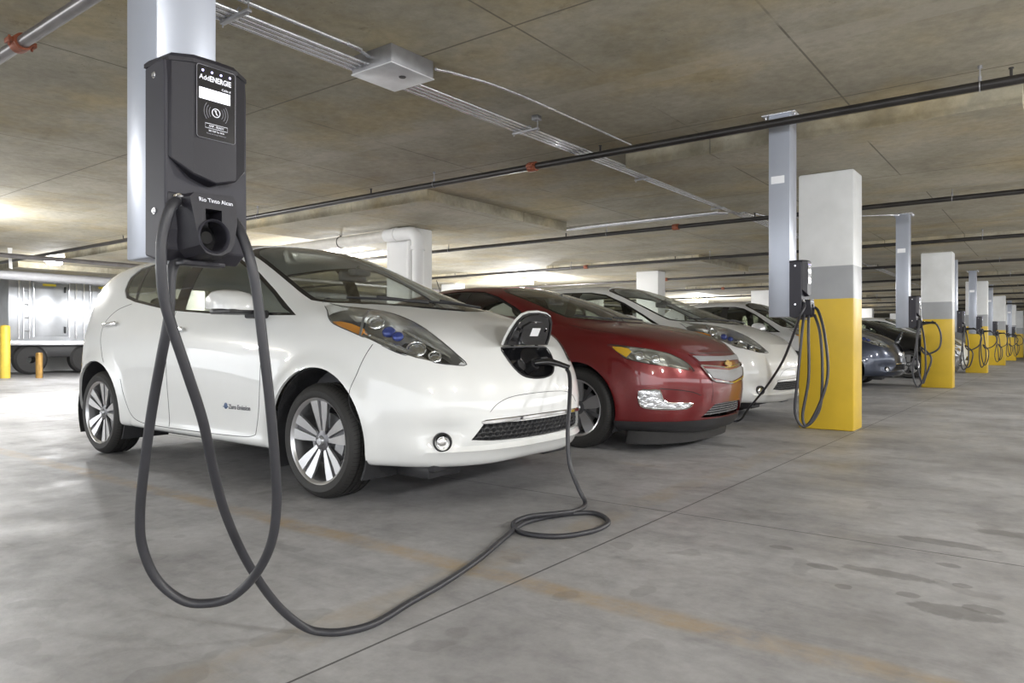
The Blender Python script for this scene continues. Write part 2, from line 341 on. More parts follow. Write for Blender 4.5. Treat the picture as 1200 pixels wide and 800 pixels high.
class MB:
    """collects shapes, then links them as one mesh object"""
    def __init__(s): s.bm = bmesh.new()
    def _tf(s, vs, mat):
        if mat is not None: bmesh.ops.transform(s.bm, matrix=mat, verts=vs)
        return vs
    def box(s, lo, hi, bevel=0.0, mat=None, seg=2):
        r = bmesh.ops.create_cube(s.bm, size=1.0)['verts']
        c = [(a + b) / 2 for a, b in zip(lo, hi)]; d = [abs(b - a) for a, b in zip(lo, hi)]
        bmesh.ops.transform(s.bm, matrix=Matrix.Translation(c) @ Matrix.Diagonal((*d, 1)), verts=r)
        if bevel:
            es = list({e for v in r for e in v.link_edges})
            q = bmesh.ops.bevel(s.bm, geom=es, offset=bevel, segments=seg, profile=0.5, affect='EDGES')
            r = list({v for f in q['faces'] for v in f.verts} | {v for v in r if v.is_valid})
        return s._tf(r, mat)
    def cyl(s, p0, p1, r0, r1=None, seg=24, caps=True):
        p0, p1 = Vector(p0), Vector(p1); r1 = r0 if r1 is None else r1
        d = p1 - p0; L = d.length
        q = bmesh.ops.create_cone(s.bm, cap_ends=caps, cap_tris=False, segments=seg, radius1=r0, radius2=r1, depth=L)['verts']
        m = Matrix.Translation((p0 + p1) / 2) @ d.to_track_quat('Z', 'Y').to_matrix().to_4x4()
        bmesh.ops.transform(s.bm, matrix=m, verts=q); return q
    def sphere(s, c, r, sc=(1, 1, 1), seg=16, rings=10, mat=None):
        q = bmesh.ops.create_uvsphere(s.bm, u_segments=seg, v_segments=rings, radius=1)['verts']
        m = Matrix.Translation(c) @ Matrix.Diagonal((r * sc[0], r * sc[1], r * sc[2], 1))
        bmesh.ops.transform(s.bm, matrix=(mat @ m) if mat else m, verts=q); return q
    def tube(s, pts, r, seg=10, caps=True, closed=False):
        pts = [Vector(p) for p in pts]; n = len(pts)
        rings = []; up = None
        for i, p in enumerate(pts):
            a = pts[(i - 1) % n] if (i or closed) else p; b = pts[(i + 1) % n] if (i < n - 1 or closed) else p
            t = (b - a).normalized()
            if up is None: up = t.orthogonal().normalized()
            up = (up - t * up.dot(t)).normalized(); sd = t.cross(up)
            rr = r[i] if isinstance(r, (list, tuple)) else r
            rings.append([s.bm.verts.new(p + up * (math.cos(2 * PI * k / seg) * rr) + sd * (math.sin(2 * PI * k / seg) * rr)) for k in range(seg)])
        for i in range(n if closed else n - 1):
            A, B = rings[i], rings[(i + 1) % n]
            for k in range(seg): s.bm.faces.new((A[k], A[(k + 1) % seg], B[(k + 1) % seg], B[k]))
        if caps and not closed:
            s.bm.faces.new(rings[0][::-1]); s.bm.faces.new(rings[-1])
        return [v for q in rings for v in q]
    def lathe(s, prof, seg=48, axis='y', center=(0, 0, 0), closed=False):
        """prof: (radius, axial) pairs"""
        rings = []
        for (r, a) in prof:
            ring = []
            for k in range(seg):
                c, q = math.cos(2 * PI * k / seg) * r, math.sin(2 * PI * k / seg) * r
                v = (c, a, q) if axis == 'y' else ((c, q, a) if axis == 'z' else (a, c, q))
                ring.append(s.bm.verts.new(Vector(center) + Vector(v)))
            rings.append(ring)
        n = len(rings)
        for i in range(n if closed else n - 1):
            A, B = rings[i], rings[(i + 1) % n]
            for k in range(seg): s.bm.faces.new((A[k], A[(k + 1) % seg], B[(k + 1) % seg], B[k]))
        return [v for q in rings for v in q]
    def prism(s, poly, d0, d1):
        """poly: 3D points; swept from poly+d0 to poly+d1"""
        A = [s.bm.verts.new(Vector(p) + Vector(d0)) for p in poly]
        B = [s.bm.verts.new(Vector(p) + Vector(d1)) for p in poly]
        n = len(A)
        for i in range(n): s.bm.faces.new((A[i], A[(i + 1) % n], B[(i + 1) % n], B[i]))
        s.bm.faces.new(A[::-1]); s.bm.faces.new(B)
        return A + B
    def face(s, pts): s.bm.faces.new([s.bm.verts.new(p) for p in pts])
    def mesh(s, name='m', recalc=True):
        if recalc: bmesh.ops.recalc_face_normals(s.bm, faces=s.bm.faces)
        me = bpy.data.meshes.new(name); s.bm.to_mesh(me); s.bm.free(); return me
    def build(s, name, mat, parent=None, smooth=40, recalc=True):
        return link_mesh(name, s.mesh(name, recalc), mat, parent, smooth)
def cr(pts, n=8, closed=False):
    """Catmull-Rom through points"""
    P = [Vector(p) for p in pts]; out = []; m = len(P)
    for i in range(m if closed else m - 1):
        if closed: a, b, c, d = P[(i - 1) % m], P[i], P[(i + 1) % m], P[(i + 2) % m]
        else: a, b, c, d = P[max(i - 1, 0)], P[i], P[i + 1], P[min(i + 2, m - 1)]
        for k in range(n):
            t = k / n
            out.append(0.5 * ((2 * b) + (c - a) * t + (2 * a - 5 * b + 4 * c - d) * t * t + (3 * b - a - 3 * c + d) * t ** 3))
    if not closed: out.append(P[-1])
    return out
def smooth2(poly, n=6, keep=()):
    return [(v.x, v.y) for v in cr([(p[0], p[1], 0) for p in poly], n, True)]
def evalmesh(o):
    dg = bpy.context.evaluated_depsgraph_get(); dg.update()
    e = o.evaluated_get(dg); me = bpy.data.meshes.new_from_object(e); return me
def boolean(me_a, me_b, op='DIFFERENCE'):
    a = bpy.data.objects.new('tmp_a', me_a); b = bpy.data.objects.new('tmp_b', me_b)
    COL.objects.link(a); COL.objects.link(b)
    md = a.modifiers.new('b', 'BOOLEAN'); md.object = b; md.operation = op; md.solver = 'EXACT'
    md.use_hole_tolerant = False
    me = evalmesh(a)
    bpy.data.objects.remove(a); bpy.data.objects.remove(b)
    return me
def text_obj(name, body, size, mat, parent, loc, rot, align='CENTER', extrude=0.0006, bold=0.0, sx=1.0):
    c = bpy.data.curves.new(name, 'FONT'); c.body = body; c.size = size; c.align_x = align; c.align_y = 'CENTER'
    c.extrude = extrude; c.offset = bold; c.resolution_u = 3
    t = bpy.data.objects.new('tmp', c); COL.objects.link(t)
    me = evalmesh(t); bpy.data.objects.remove(t)
    o = link_mesh(name, me, mat, parent)
    o.matrix_local = Matrix.Translation(loc) @ rot.to_4x4() @ Matrix.Diagonal((sx, 1, 1, 1))
    return o
def rotm(xa, za):
    """local x -> xa, local z -> za"""
    xa = Vector(xa).normalized(); za = Vector(za).normalized(); ya = za.cross(xa)
    return Matrix((xa, ya, za)).transposed()
def plane_prof(knots):
    xs = np.array([k[0] for k in knots], float); ys = np.array([k[1] for k in knots], float)
    o = np.argsort(xs); xs, ys = xs[o], ys[o]
    h = np.diff(xs); dl = np.diff(ys) / h; m = np.zeros(len(xs))
    if len(xs) > 2:
        for i in range(1, len(xs) - 1):
            m[i] = 0 if dl[i - 1] * dl[i] <= 0 else 2 * dl[i - 1] * dl[i] / (dl[i - 1] + dl[i])
    m[0], m[-1] = dl[0], dl[-1]
    def f(x):
        x = min(max(x, xs[0]), xs[-1]); i = min(max(int(np.searchsorted(xs, x)) - 1, 0), len(h) - 1)
        t = (x - xs[i]) / h[i]
        return float((2 * t**3 - 3 * t**2 + 1) * ys[i] + (t**3 - 2 * t**2 + t) * h[i] * m[i] + (-2 * t**3 + 3 * t**2) * ys[i + 1] + (t**3 - t**2) * h[i] * m[i + 1])
    return f
# ------------------------------------------------------------ car bodies
def cap_seq(n): return [PI / 2 * (i / n) for i in range(n + 1)]
def body_surface(S):
    """control grid from the row curves, then Catmull-Clark; returns the outer skin"""
    X0, X1 = S['X0'], S['X1']
    nr, nm, nf = 9, 26, 13
    st = [('r', a) for a in reversed(cap_seq(nr))] + [('m', i / nm) for i in range(1, nm)] + [('f', a) for a in cap_seq(nf)]
    band = []
    for R in S['rows']:
        Wf, Zf = plane_prof(R['W']), plane_prof(R['Z'])
        ZF, ZR = plane_prof(R['ZF']), plane_prof(R['ZR'])
        pts = []
        for (k, a) in st:
            if k == 'm':
                x = X0 + (X1 - X0) * a; pts.append((x, Wf(x), Zf(x)))
            elif k == 'f':
                e = 2.0 / R.get('nf', 2.6); c = max(math.cos(a), 0) if a < PI / 2 - 1e-6 else 0
                x = X1 + (R['xf'] - X1) * math.sin(a) ** e; pts.append((x, Wf(X1) * c ** e, ZF(a / (PI / 2))))
            else:
                e = 2.0 / R.get('nr', 2.8); c = max(math.cos(a), 0) if a < PI / 2 - 1e-6 else 0
                x = X0 + (R['xr'] - X0) * math.sin(a) ** e; pts.append((x, Wf(X0) * c ** e, ZR(a / (PI / 2))))
        band.append(pts)
    C = plane_prof(S['C']); G = band[-1]
    ups = []
    for (f, k) in S['up']:
        ff, kk = plane_prof(f), plane_prof(k)
        ups.append([(x, y * ff(x), z + (max(C(x), z) - z) * kk(x)) for (x, y, z) in G])
    ups.append([(x, 0, max(C(x), z)) for (x, y, z) in G])
    half = band + ups; K = len(half)
    bm = bmesh.new(); cols = []
    for i in range(len(st)):
        ring = [Vector((half[j][i][0], -half[j][i][1], half[j][i][2])) for j in range(K)] + \
               [Vector((half[j][i][0], half[j][i][1], half[j][i][2])) for j in range(K - 2, -1, -1)]
        cols.append([bm.verts.new(v) for v in ring])
    n = len(cols[0])
    for i in range(len(cols) - 1):
        for j in range(n - 1): bm.faces.new((cols[i][j], cols[i + 1][j], cols[i + 1][j + 1], cols[i][j + 1]))
    bmesh.ops.remove_doubles(bm, verts=bm.verts, dist=1e-4)
    bmesh.ops.recalc_face_normals(bm, faces=bm.faces)
    me = bpy.data.meshes.new('ctrl'); bm.to_mesh(me); bm.free()
    o = bpy.data.objects.new('tmp', me); COL.objects.link(o)
    md = o.modifiers.new('s', 'SUBSURF'); md.levels = 2; md.render_levels = 2; md.boundary_smooth = 'PRESERVE_CORNERS'
    sm = evalmesh(o); bpy.data.objects.remove(o)
    # outward normals
    bm = bmesh.new(); bm.from_mesh(sm)
    top = max(bm.faces, key=lambda f: f.calc_center_median().z)
    if top.normal.z < 0: bmesh.ops.reverse_faces(bm, faces=bm.faces)
    if 'disp' in S:
        for v in bm.verts: v.co = Vector(S['disp'](v.co.x, v.co.y, v.co.z))
    bm.normal_update(); bm.to_mesh(sm); bm.free()
    return sm
def offset_shell(me, off, thick):
    """skin moved outward by off, then given thickness inward"""
    bm = bmesh.new(); bm.from_mesh(me); bm.normal_update()
    cos = [v.co + v.normal * off for v in bm.verts]
    for v, c in zip(bm.verts, cos): v.co = c
    m2 = bpy.data.meshes.new('shell'); bm.to_mesh(m2); bm.free()
    for i in range(2): m2.materials.append(M['white_paint'])
    o = bpy.data.objects.new('tmp', m2); COL.objects.link(o)
    md = o.modifiers.new('s', 'SOLIDIFY'); md.thickness = thick; md.offset = -1; md.material_offset = 1 if thick > 0.01 else 0
    md.material_offset_rim = 1 if thick > 0.01 else 0
    r = evalmesh(o); bpy.data.objects.remove(o); return r
def bvh_of(me):
    bm = bmesh.new(); bm.from_mesh(me); b = BVHTree.FromBMesh(bm); bm.free(); return b
def cast(b, p, d, fallback=None):
    h = b.ray_cast(Vector(p), Vector(d).normalized())
    return (h[0], h[1]) if h[0] is not None else (fallback, None)
def side_cut(polys, s, y0=0.42, y1=1.2, clip=None):
    mb = MB()
    for p in polys: mb.prism([(x, 0, z) for x, z in p], (0, s * y0, 0), (0, s * y1, 0))
    return mb.mesh('cut')
def grow(poly, d):
    """offset a closed 2D outline by d (outward if d>0)"""
    n = len(poly); A = sum(poly[i][0] * poly[(i + 1) % n][1] - poly[(i + 1) % n][0] * poly[i][1] for i in range(n))
    sg = 1 if A > 0 else -1; out = []
    for i in range(n):
        a, b, c = Vector(poly[i - 1]), Vector(poly[i]), Vector(poly[(i + 1) % n])
        e0 = (b - a).normalized(); e1 = (c - b).normalized()
        n0 = Vector((e0.y, -e0.x)) * sg; n1 = Vector((e1.y, -e1.x)) * sg
        m = (n0 + n1); m = m / max(m.length_squared, 0.6) * 2 if m.length > 1e-6 else n0
        out.append(tuple(b + m * d))
    return out
def join_meshes(mes):
    bm = bmesh.new()
    for m in mes: bm.from_mesh(m)
    me = bpy.data.meshes.new('j'); bm.to_mesh(me); bm.free(); return me
def mirror_y(me):
    bm = bmesh.new(); bm.from_mesh(me)
    for v in bm.verts: v.co.y = -v.co.y
    bmesh.ops.reverse_faces(bm, faces=bm.faces)
    m2 = bpy.data.meshes.new('mir'); bm.to_mesh(m2); bm.free(); return m2

def rowspec(xr, xf, W, Z, zn_f, zn_r, nf=2.6, nr=2.8, zf_knots=None, zr_knots=None, X0=None, X1=None):
    zf0 = plane_prof(Z)(X1); zr0 = plane_prof(Z)(X0)
    return dict(xr=xr, xf=xf, W=W, Z=Z, nf=nf, nr=nr,
                ZF=zf_knots or [(0, zf0), (0.5, (zf0 + zn_f) / 2), (1, zn_f)],
                ZR=zr_knots or [(0, zr0), (0.5, (zr0 + zn_r) / 2), (1, zn_r)])
def arch_flare(x, y, z, cx, cz, R, amp, w):
    r = math.hypot(x - cx, z - cz)
    if abs(y) < 0.5 or r < R * 0.6: return 0
    k = math.exp(-((r - R) / w) ** 2) if r > R else 1.0
    return amp * k

# --- the hatchback (white, twice, and slate blue)
def hatch_spec():
    X0, X1 = -2.72, 0.12
    rs = lambda *a, **k: rowspec(*a, X0=X0, X1=X1, **k)
    rows = [
        rs(-3.36, 0.80, [(-2.7, .66), (0.1, .66)], [(-2.7, .27), (-2.2, .24), (-.5, .24), (.1, .23)], .22, .30),
        rs(-3.42, 0.865, [(-2.7, .835), (-1.3, .845), (0.1, .85)], [(-2.7, .27), (-2.2, .235), (-.5, .225), (.1, .215)], .215, .30, zf_knots=[(0, .215), (.4, .205), (.75, .20), (1, .215)]),
        rs(-3.46, 0.925, [(-2.7, .865), (-1.3, .868), (0.1, .872)], [(-2.7, .31), (-2.2, .275), (-.5, .27), (.1, .28)], .275, .34),
        rs(-3.50, 0.945, [(-2.7, .875), (-1.3, .865), (0.1, .878)], [(-2.7, .40), (-2.0, .36), (-.5, .36), (.1, .38)], .38, .45),
        rs(-3.50, 0.94, [(-2.7, .885), (-1.3, .875), (0.1, .885)], [(-2.7, .55), (-2.0, .53), (-.5, .52), (.1, .52)], .50, .60),
        rs(-3.47, 0.925, [(-2.7, .885), (-1.3, .885), (0.1, .875)], [(-2.7, .72), (-2.0, .70), (-.5, .68), (.1, .68)], .61, .75),
        rs(-3.45, 0.900, [(-2.7, .875), (-1.3, .880), (0.1, .855)], [(-2.7, .88), (-2.0, .86), (-.5, .83), (.1, .82)], .70, .88, zf_knots=[(0, .82), (.4, .75), (.7, .70), (1, .70)]),
        rs(-3.42, 0.865, [(-2.7, .850), (-1.3, .858), (0.1, .825)], [(-2.7, 1.02), (-2.0, .985), (-1.2, .955), (-.5, .945), (.1, .925)], .775, .98, zf_knots=[(0, .925), (.4, .835), (.7, .765), (1, .775)]),
        rs(-3.39, 0.815, [(-2.7, .805), (-1.3, .822), (-.5, .81), (0.1, .765)], [(-2.7, 1.20), (-2.2, 1.13), (-1.7, 1.075), (-1.2, 1.045), (-.5, 1.02), (.1, 1.005)], .845, 1.08, zf_knots=[(0, 1.005), (.4, .915), (.7, .845), (1, .845)]),
    ]
    C = [(-3.5, .95), (-3.39, 1.08), (-3.32, 1.20), (-3.2, 1.38), (-3.10, 1.50), (-2.95, 1.54), (-2.5, 1.580), (-2.0, 1.605), (-1.5, 1.608), (-1.1, 1.575), (-.75, 1.485), (-.35, 1.335), (.05, 1.175), (.33, 1.070), (.50, 1.015), (.65, .945), (.76, .880), (.815, .845)]
    up = [
        ([(-3.4, .9), (-3.1, .93), (-2.5, .91), (-1.2, .925), (-.6, .94), (-.16, .965), (.3, .90), (.8, .85)],
         [(-3.4, .3), (-3.1, .42), (-2.5, .42), (-1.2, .45), (-.6, .33), (-.16, .12), (.15, .22), (.3, .32), (.8, .35)]),
        ([(-3.4, .75), (-3.1, .75), (-2.5, .735), (-1.8, .735), (-1.2, .755), (-.6, .81), (-.16, .885), (.1, .86), (.3, .74), (.8, .65)],
         [(-3.4, .7), (-3.1, .85), (-2.5, .88), (-1.8, .885), (-1.2, .85), (-.6, .60), (-.16, .32), (.1, .38), (.3, .62), (.8, .65)]),
        ([(-3.4, .4), (-1.2, .44), (.8, .36)],
         [(-3.4, .92), (-1.8, .975), (-1.2, .972), (-.6, .93), (.3, .93), (.8, .92)]),
    ]
    def disp(x, y, z):
        s = 1 if y > 0 else -1
        a = max(arch_flare(x, y, z, 0, .335, .41, .020, .055), arch_flare(x, y, z, -2.70, .335, .40, .022, .055)) if z > .2 else 0
        # sill crease between the wheels
        if -2.2 < x < -.45 and z < .36 and abs(y) > .6: a += .012 * math.exp(-((z - .27) / .03) ** 2)
        # fog lamp scoops and the lip under them
        dx = 0.0
        if x > .45 and z < .6:
            q = math.exp(-((abs(y) - .645) / .10) ** 2 - ((z - .41) / .055) ** 2)
            dx -= .035 * q; a -= .012 * q
            dx += .016 * math.exp(-((z - .305 + .03 * (abs(y) / .7) ** 2 * 0) / .016) ** 2) * min(1, max(0, (.80 - abs(y)) / .12))
            dx -= .018 * math.exp(-((z - .335) / .014) ** 2) * (1 if abs(y) < .52 else max(0, 1 - (abs(y) - .52) / .1))
        return (x + dx, y + s * a, z)
    return dict(X0=X0, X1=X1, rows=rows, C=C, up=up, disp=disp)
# ------------------------------------------------------------ wheels
def wheel_meshes(D, width, rim_d, style):
    """outer face towards -y, centre at the origin"""
    R = D / 2; r = rim_d / 2; w2 = width / 2; out = {}
    mb = MB()
    prof = [(r - .004, -w2 + .012), (r + .006, -w2 + .002), (r + .020, -w2 - .002), (r + (R - r) * .5, -w2 - .006), (R - .030, -w2 + .002), (R - .014, -w2 + .014), (R - .004, -w2 + .030)]
    gr = [-.062, -.021, .021, .062]
    for g in gr:
        g *= width / .215
        prof += [(R - .001, g - .007), (R - .010, g - .005), (R - .010, g + .005), (R - .001, g + .007)]
    prof += [(R - .004, w2 - .030), (R - .014, w2 - .014), (R - .030, w2 - .002), (r + (R - r) * .5, w2 + .006), (r, w2 - .005)]
    mb.lathe(prof, 72)
    me = mb.mesh('tire'); out['tire'] = me
    # rim
    mb = MB()
    mb.lathe([(r - .035, w2 - .02), (r - .002, w2 - .008), (r - .012, .0), (r - .020, -.04), (r - .014, -w2 + .018), (r - .004, -w2 + .006), (r + .004, -w2 + .002), (r + .002, -w2 + .010), (r - .010, -w2 + .014)], 72)
    yf = -w2 + .022
    def spoke(ang, a0, a1, r0, r1, y0, y1, th=.016):
        """one flat blade from the hub to the rim: a0/a1 are half angles offsets at hub / rim"""
        pts = []
        for (rr, aa, yy) in ((r0, a0[0], y0), (r1 * .75, (a0[0] + a1[0] * 3) / 4, (y0 + y1) / 2 - .004), (r1, a1[0], y1), (r1, a1[1], y1), (r1 * .75, (a0[1] + a1[1] * 3) / 4, (y0 + y1) / 2 - .004), (r0, a0[1], y0)):
            t = ang + aa; pts.append((math.cos(t) * rr, yy, math.sin(t) * rr))
        mb.prism(pts, (0, 0, 0), (0, th, 0))
    d = math.radians
    n = 5
    for i in range(n):
        A = PI / 2 + i * 2 * PI / n
        if style == 'twin':
            spoke(A, (d(-28), d(-6)), (d(-18.5), d(-3.6)), .040, r - .004, yf + .018, yf - .008)
            spoke(A, (d(6), d(28)), (d(3.6), d(18.5)), .040, r - .004, yf + .018, yf - .008)
        elif style == 'broad':
            spoke(A, (d(-30), d(30)), (d(-13), d(13)), .055, r - .006, yf + .018, yf - .002, .02)
        else:
            spoke(A, (d(-26), d(-2)), (d(-20), d(-8)), .050, r - .006, yf + .018, yf - .002)
            spoke(A, (d(2), d(26)), (d(8), d(20)), .050, r - .006, yf + .018, yf - .002)
    out['rim'] = mb.mesh('rim')
    mb = MB()   # dark back of the spokes: pockets, bolts, hub drum
    for i in range(n):
        A = PI / 2 + i * 2 * PI / n
        if style == 'twin': spoke(A, (d(-26), d(26)), (d(-12), d(12)), .045, r - .012, yf + .034, yf + .008, .012)
        if style == 'broad': spoke(A + PI / n, (d(-8), d(8)), (d(-5), d(5)), .045, r - .012, yf + .034, yf + .010, .012)
        t = A + PI / n
        mb.cyl((math.cos(t) * .054, yf + .030, math.sin(t) * .054), (math.cos(t) * .054, yf + .008, math.sin(t) * .054), .010, .009, 6)
    mb.lathe([(.0, yf + .03), (.064, yf + .03), (.058, yf + .016), (.034, yf + .008), (.0, yf + .008)], 32)
    out['hub'] = mb.mesh('hub')
    mb = MB(); mb.lathe([(.0, yf - .004), (.022, yf - .003), (.028, yf + .002), (.030, yf + .012)], 28)
    mb.lathe([(.016, yf - .0045), (.021, yf - .0065), (.0225, yf - .002)], 24); mb.box((-.02, yf - .007, -.004), (.02, yf - .002, .004), .001)
    out['center_cap'] = mb.mesh('cap')
    mb = MB(); mb.lathe([(.06, -.02), (.150, -.02), (.150, .0), (.06, .0)], 40, closed=True)
    mb.lathe([(.0, -.045), (.065, -.045), (.070, .01)], 24)
    out['brake_disc'] = mb.mesh('disc')
    mb = MB(); mb.prism([(math.cos(t) * q, 0, math.sin(t) * q) for q, ts in ((.17, (-.45, -.2, .05, .35)), (.10, (.35, .05, -.2, -.45))) for t in ts], (0, -.055, 0), (0, .02, 0))
    out['brake_caliper'] = mb.mesh('cal')
    mb = MB(); mb.lathe([(r - .03, w2 - .03), (.0, w2 - .03)], 32); out['back'] = mb.mesh('back')
    return out
def put_wheels(car, ws, spots, track_c, radius, cap=True):
    first = None
    for (x, s) in spots:
        def mk(nm, me, mat, par, sm=35): return link_mesh(nm, me, mat, par, None)
        rim = bpy.data.objects.new('wheel', ws['rim']); COL.objects.link(rim); rim.parent = car
        rim.location = (x, s * track_c, radius); rim.rotation_euler = (0, 0.25 if x < -1 else 0.0, 0 if s < 0 else PI)
        for nm in ('tire', 'hub', 'center_cap', 'brake_disc', 'brake_caliper'):
            o = bpy.data.objects.new(nm, ws[nm]); COL.objects.link(o); o.parent = rim
def finish_wheel(ws, rim_mat='alloy'):
    for k, m in (('tire', 'tread'), ('rim', rim_mat), ('hub', 'alloy_dark'), ('center_cap', 'satin'), ('brake_disc', 'galv_dull'), ('brake_caliper', 'galv_dull'), ('back', 'trim')):
        ws[k].materials.append(M[m]); ws[k].shade_smooth(); ws[k].set_sharp_from_angle(angle=math.radians(32))
    return ws

# ------------------------------------------------------------ generic car builder
def plan_prism(poly, z0, z1, slope=(0, 0)):
    """poly (x, y) swept upwards"""
    mb = MB(); mb.prism([(x, y, 0) for x, y in poly], (slope[0] * z0, 0, z0), (slope[0] * z1, 0, z1)); return mb.mesh('pp')
def ring_and_glass(skin_shell, big, smalls, maker):
    """frame = skin inside big but outside the panes; one glass mesh per pane"""
    full = boolean(skin_shell.copy(), maker(big), 'INTERSECT')
    cut = join_meshes([maker(p) for p in smalls])
    frame = boolean(full.copy(), cut, 'DIFFERENCE')
    panes = [boolean(full.copy(), maker(p), 'INTERSECT') for p in smalls]
    return frame, panes
def seat_mesh(wd=.50):
    mb = MB()
    mb.box((-.26, -wd / 2, .30), (.27, wd / 2, .46), .05, seg=3)
    tilt = Matrix.Translation((-.22, 0, .42)) @ Matrix.Rotation(math.radians(-14), 4, 'Y')
    mb.box((-.07, -wd / 2 + .01, 0), (.06, wd / 2 - .01, .54), .05, mat=tilt, seg=3)
    for s in (-1, 1):
        mb.box((-.02, s * wd / 2 - s * .09, .03), (.10, s * wd / 2, .46), .035, mat=tilt, seg=3)
    me = mb.mesh('seat')
    mb = MB(); mb.box((-.05, -.13, .58), (.05, .13, .76), .045, mat=tilt, seg=3)
    for s in (-.05, .05): mb.cyl(tuple(tilt @ Vector((0, s, .50))), tuple(tilt @ Vector((0, s, .60))), .007, seg=8)
    return me, mb.mesh('headrest')
def strip_on(bv, pts, direction, half_w, th, up, lift=0.0, n=6, inset=0.012):
    """ribbon following the skin: pts are cast along direction; up = width direction"""
    P = []
    for p in cr(pts, n):
        h, nn = cast(bv, p, direction)
        if h is None: continue
        P.append((h, nn))
    mb = MB(); rows = []; up = Vector(up)
    for i, (h, nn) in enumerate(P):
        k = half_w(i / (len(P) - 1)) if callable(half_w) else half_w
        o = nn * (lift + th)
        ring = [h + up * k - nn * inset, h + up * k + nn * lift, h + up * k * .6 + o, h - up * k * .6 + o, h - up * k + nn * lift, h - up * k - nn * inset]
        rows.append([mb.bm.verts.new(v) for v in ring])
    for A, B in zip(rows, rows[1:]):
        for k in range(6): mb.bm.faces.new((A[k], A[(k + 1) % 6], B[(k + 1) % 6], B[k]))
    if rows: mb.bm.faces.new(rows[0]); mb.bm.faces.new(rows[-1][::-1])
    return mb
def seam_tube(mb, bv, pts, direction, r=.0024, n=5, sink=.0006):
    P = []
    for p in cr(pts, n):
        h, nn = cast(bv, p, direction)
        if h is not None: P.append(h - nn * sink)
    if len(P) > 1: mb.tube(P, r, 6)

def car_shell(S):
    skin = body_surface(S); bv = bvh_of(skin)
    shell = offset_shell(skin, 0, .018)
    return skin, bv, shell
def common_interior(car, sp):
    """seats, dash, wheel, floor; sp: dict of positions"""
    sm, hm = seat_mesh(); b = [sm, hm]
    for me in b: me.shade_smooth()
    mat = M[sp.get('seat', 'seat')]; sm.materials.append(mat); hm.materials.append(mat)
    for (x, y) in sp['seats']:
        o = bpy.data.objects.new('seat', sm); COL.objects.link(o); o.parent = car; o.location = (x, y, sp.get('seat_z', 0.0))
        h = bpy.data.objects.new('headrest', hm); COL.objects.link(h); h.parent = o
    mb = MB(); xd = sp['dash']; zt = sp['dash_z']; wy = sp.get('dash_w', .66)
    prof = [(xd - .30, zt - .30), (xd - .34, zt - .12), (xd - .27, zt - .02), (xd - .05, zt + .015), (xd + .28, zt - .01), (xd + .28, zt - .45), (xd - .12, zt - .45)]
    mb.prism([(x, 0, z) for x, z in prof], (0, -wy, 0), (0, wy, 0))
    mb.box((xd - .36, .22, zt - .02), (xd - .12, .50, zt + .06), .03)
    mb.build('dashboard', 'dash', car, 30)
    mb = MB()
    c = Vector((xd - .48, .36, zt - .03)); t = Matrix.Translation(c) @ Matrix.Rotation(math.radians(-62), 4, 'Y')
    pts = [t @ Vector((math.cos(a) * .185, math.sin(a) * .185, 0)) for a in [2 * PI * i / 32 for i in range(32)]]
    mb.tube(pts, .015, 8, closed=True)
    mb.sphere((0, 0, 0), .06, (1, 1, .4), mat=t)
    for a in (0.0, PI, -PI / 2):
        mb.tube([t @ Vector((0, 0, 0)), t @ Vector((math.sin(a) * .18 if abs(a) == PI / 2 else 0, 0, 0)) if abs(a) == PI / 2 else t @ Vector((0, math.cos(a) * .18, 0))], .014, 6)
    mb.cyl(c, t @ Vector((0, 0, -.2)), .025, seg=10) if False else None
    mb.tube([c, c + Vector((.22, 0, -.10))], .03, 8)
    mb.build('steering_wheel', 'trim', car, 40)
    mb = MB(); x0, x1 = sp['floor']
    mb.box((x0, -.66, .19), (x1, .66, .26), .02); mb.box((x0 + .2, -.10, .25), (x1 - .9, .10, .42), .05)
    mb.build('underbody', 'liner', car, 30)
    mb = MB(); mx, mz = sp['mirror']
    mb.box((mx - .02, -.12, mz - .035), (mx + .02, .12, mz + .035), .018, seg=3); mb.tube([(mx, 0, mz), (mx + .07, 0, mz + .07)], .012, 8)
    mb.box((mx + .03, -.07, mz + .00), (mx + .12, .07, mz + .05), .015)
    mb.build('rear_view_mirror', 'dash', car, 40)
def wheel_liner(car, spots, R, yo, yi):
    for (x, z) in spots:
        for s in (-1, 1):
            mb = MB(); ring = []
            for a in np.linspace(math.radians(-28), math.radians(208), 30):
                ring.append((x + math.cos(a) * R, z + math.sin(a) * R))
            A = [mb.bm.verts.new((p[0], s * yo, p[1])) for p in ring]; B = [mb.bm.verts.new((p[0], s * yi, p[1])) for p in ring]
            A2 = [mb.bm.verts.new((x + (p[0] - x) * 1.03, s * yo, z + (p[1] - z) * 1.03)) for p in ring]; B2 = [mb.bm.verts.new((x + (p[0] - x) * 1.03, s * yi, z + (p[1] - z) * 1.03)) for p in ring]
            for i in range(len(A) - 1):
                mb.bm.faces.new((A[i], A[i + 1], B[i + 1], B[i])); mb.bm.faces.new((A2[i], B2[i], B2[i + 1], A2[i + 1]))
                mb.bm.faces.new((A[i], A2[i], A2[i + 1], A[i + 1])); mb.bm.faces.new((B[i], B[i + 1], B2[i + 1], B2[i]))
            mb.bm.faces.new(B)
            mb.build('wheel_liner', 'liner', car, 50)
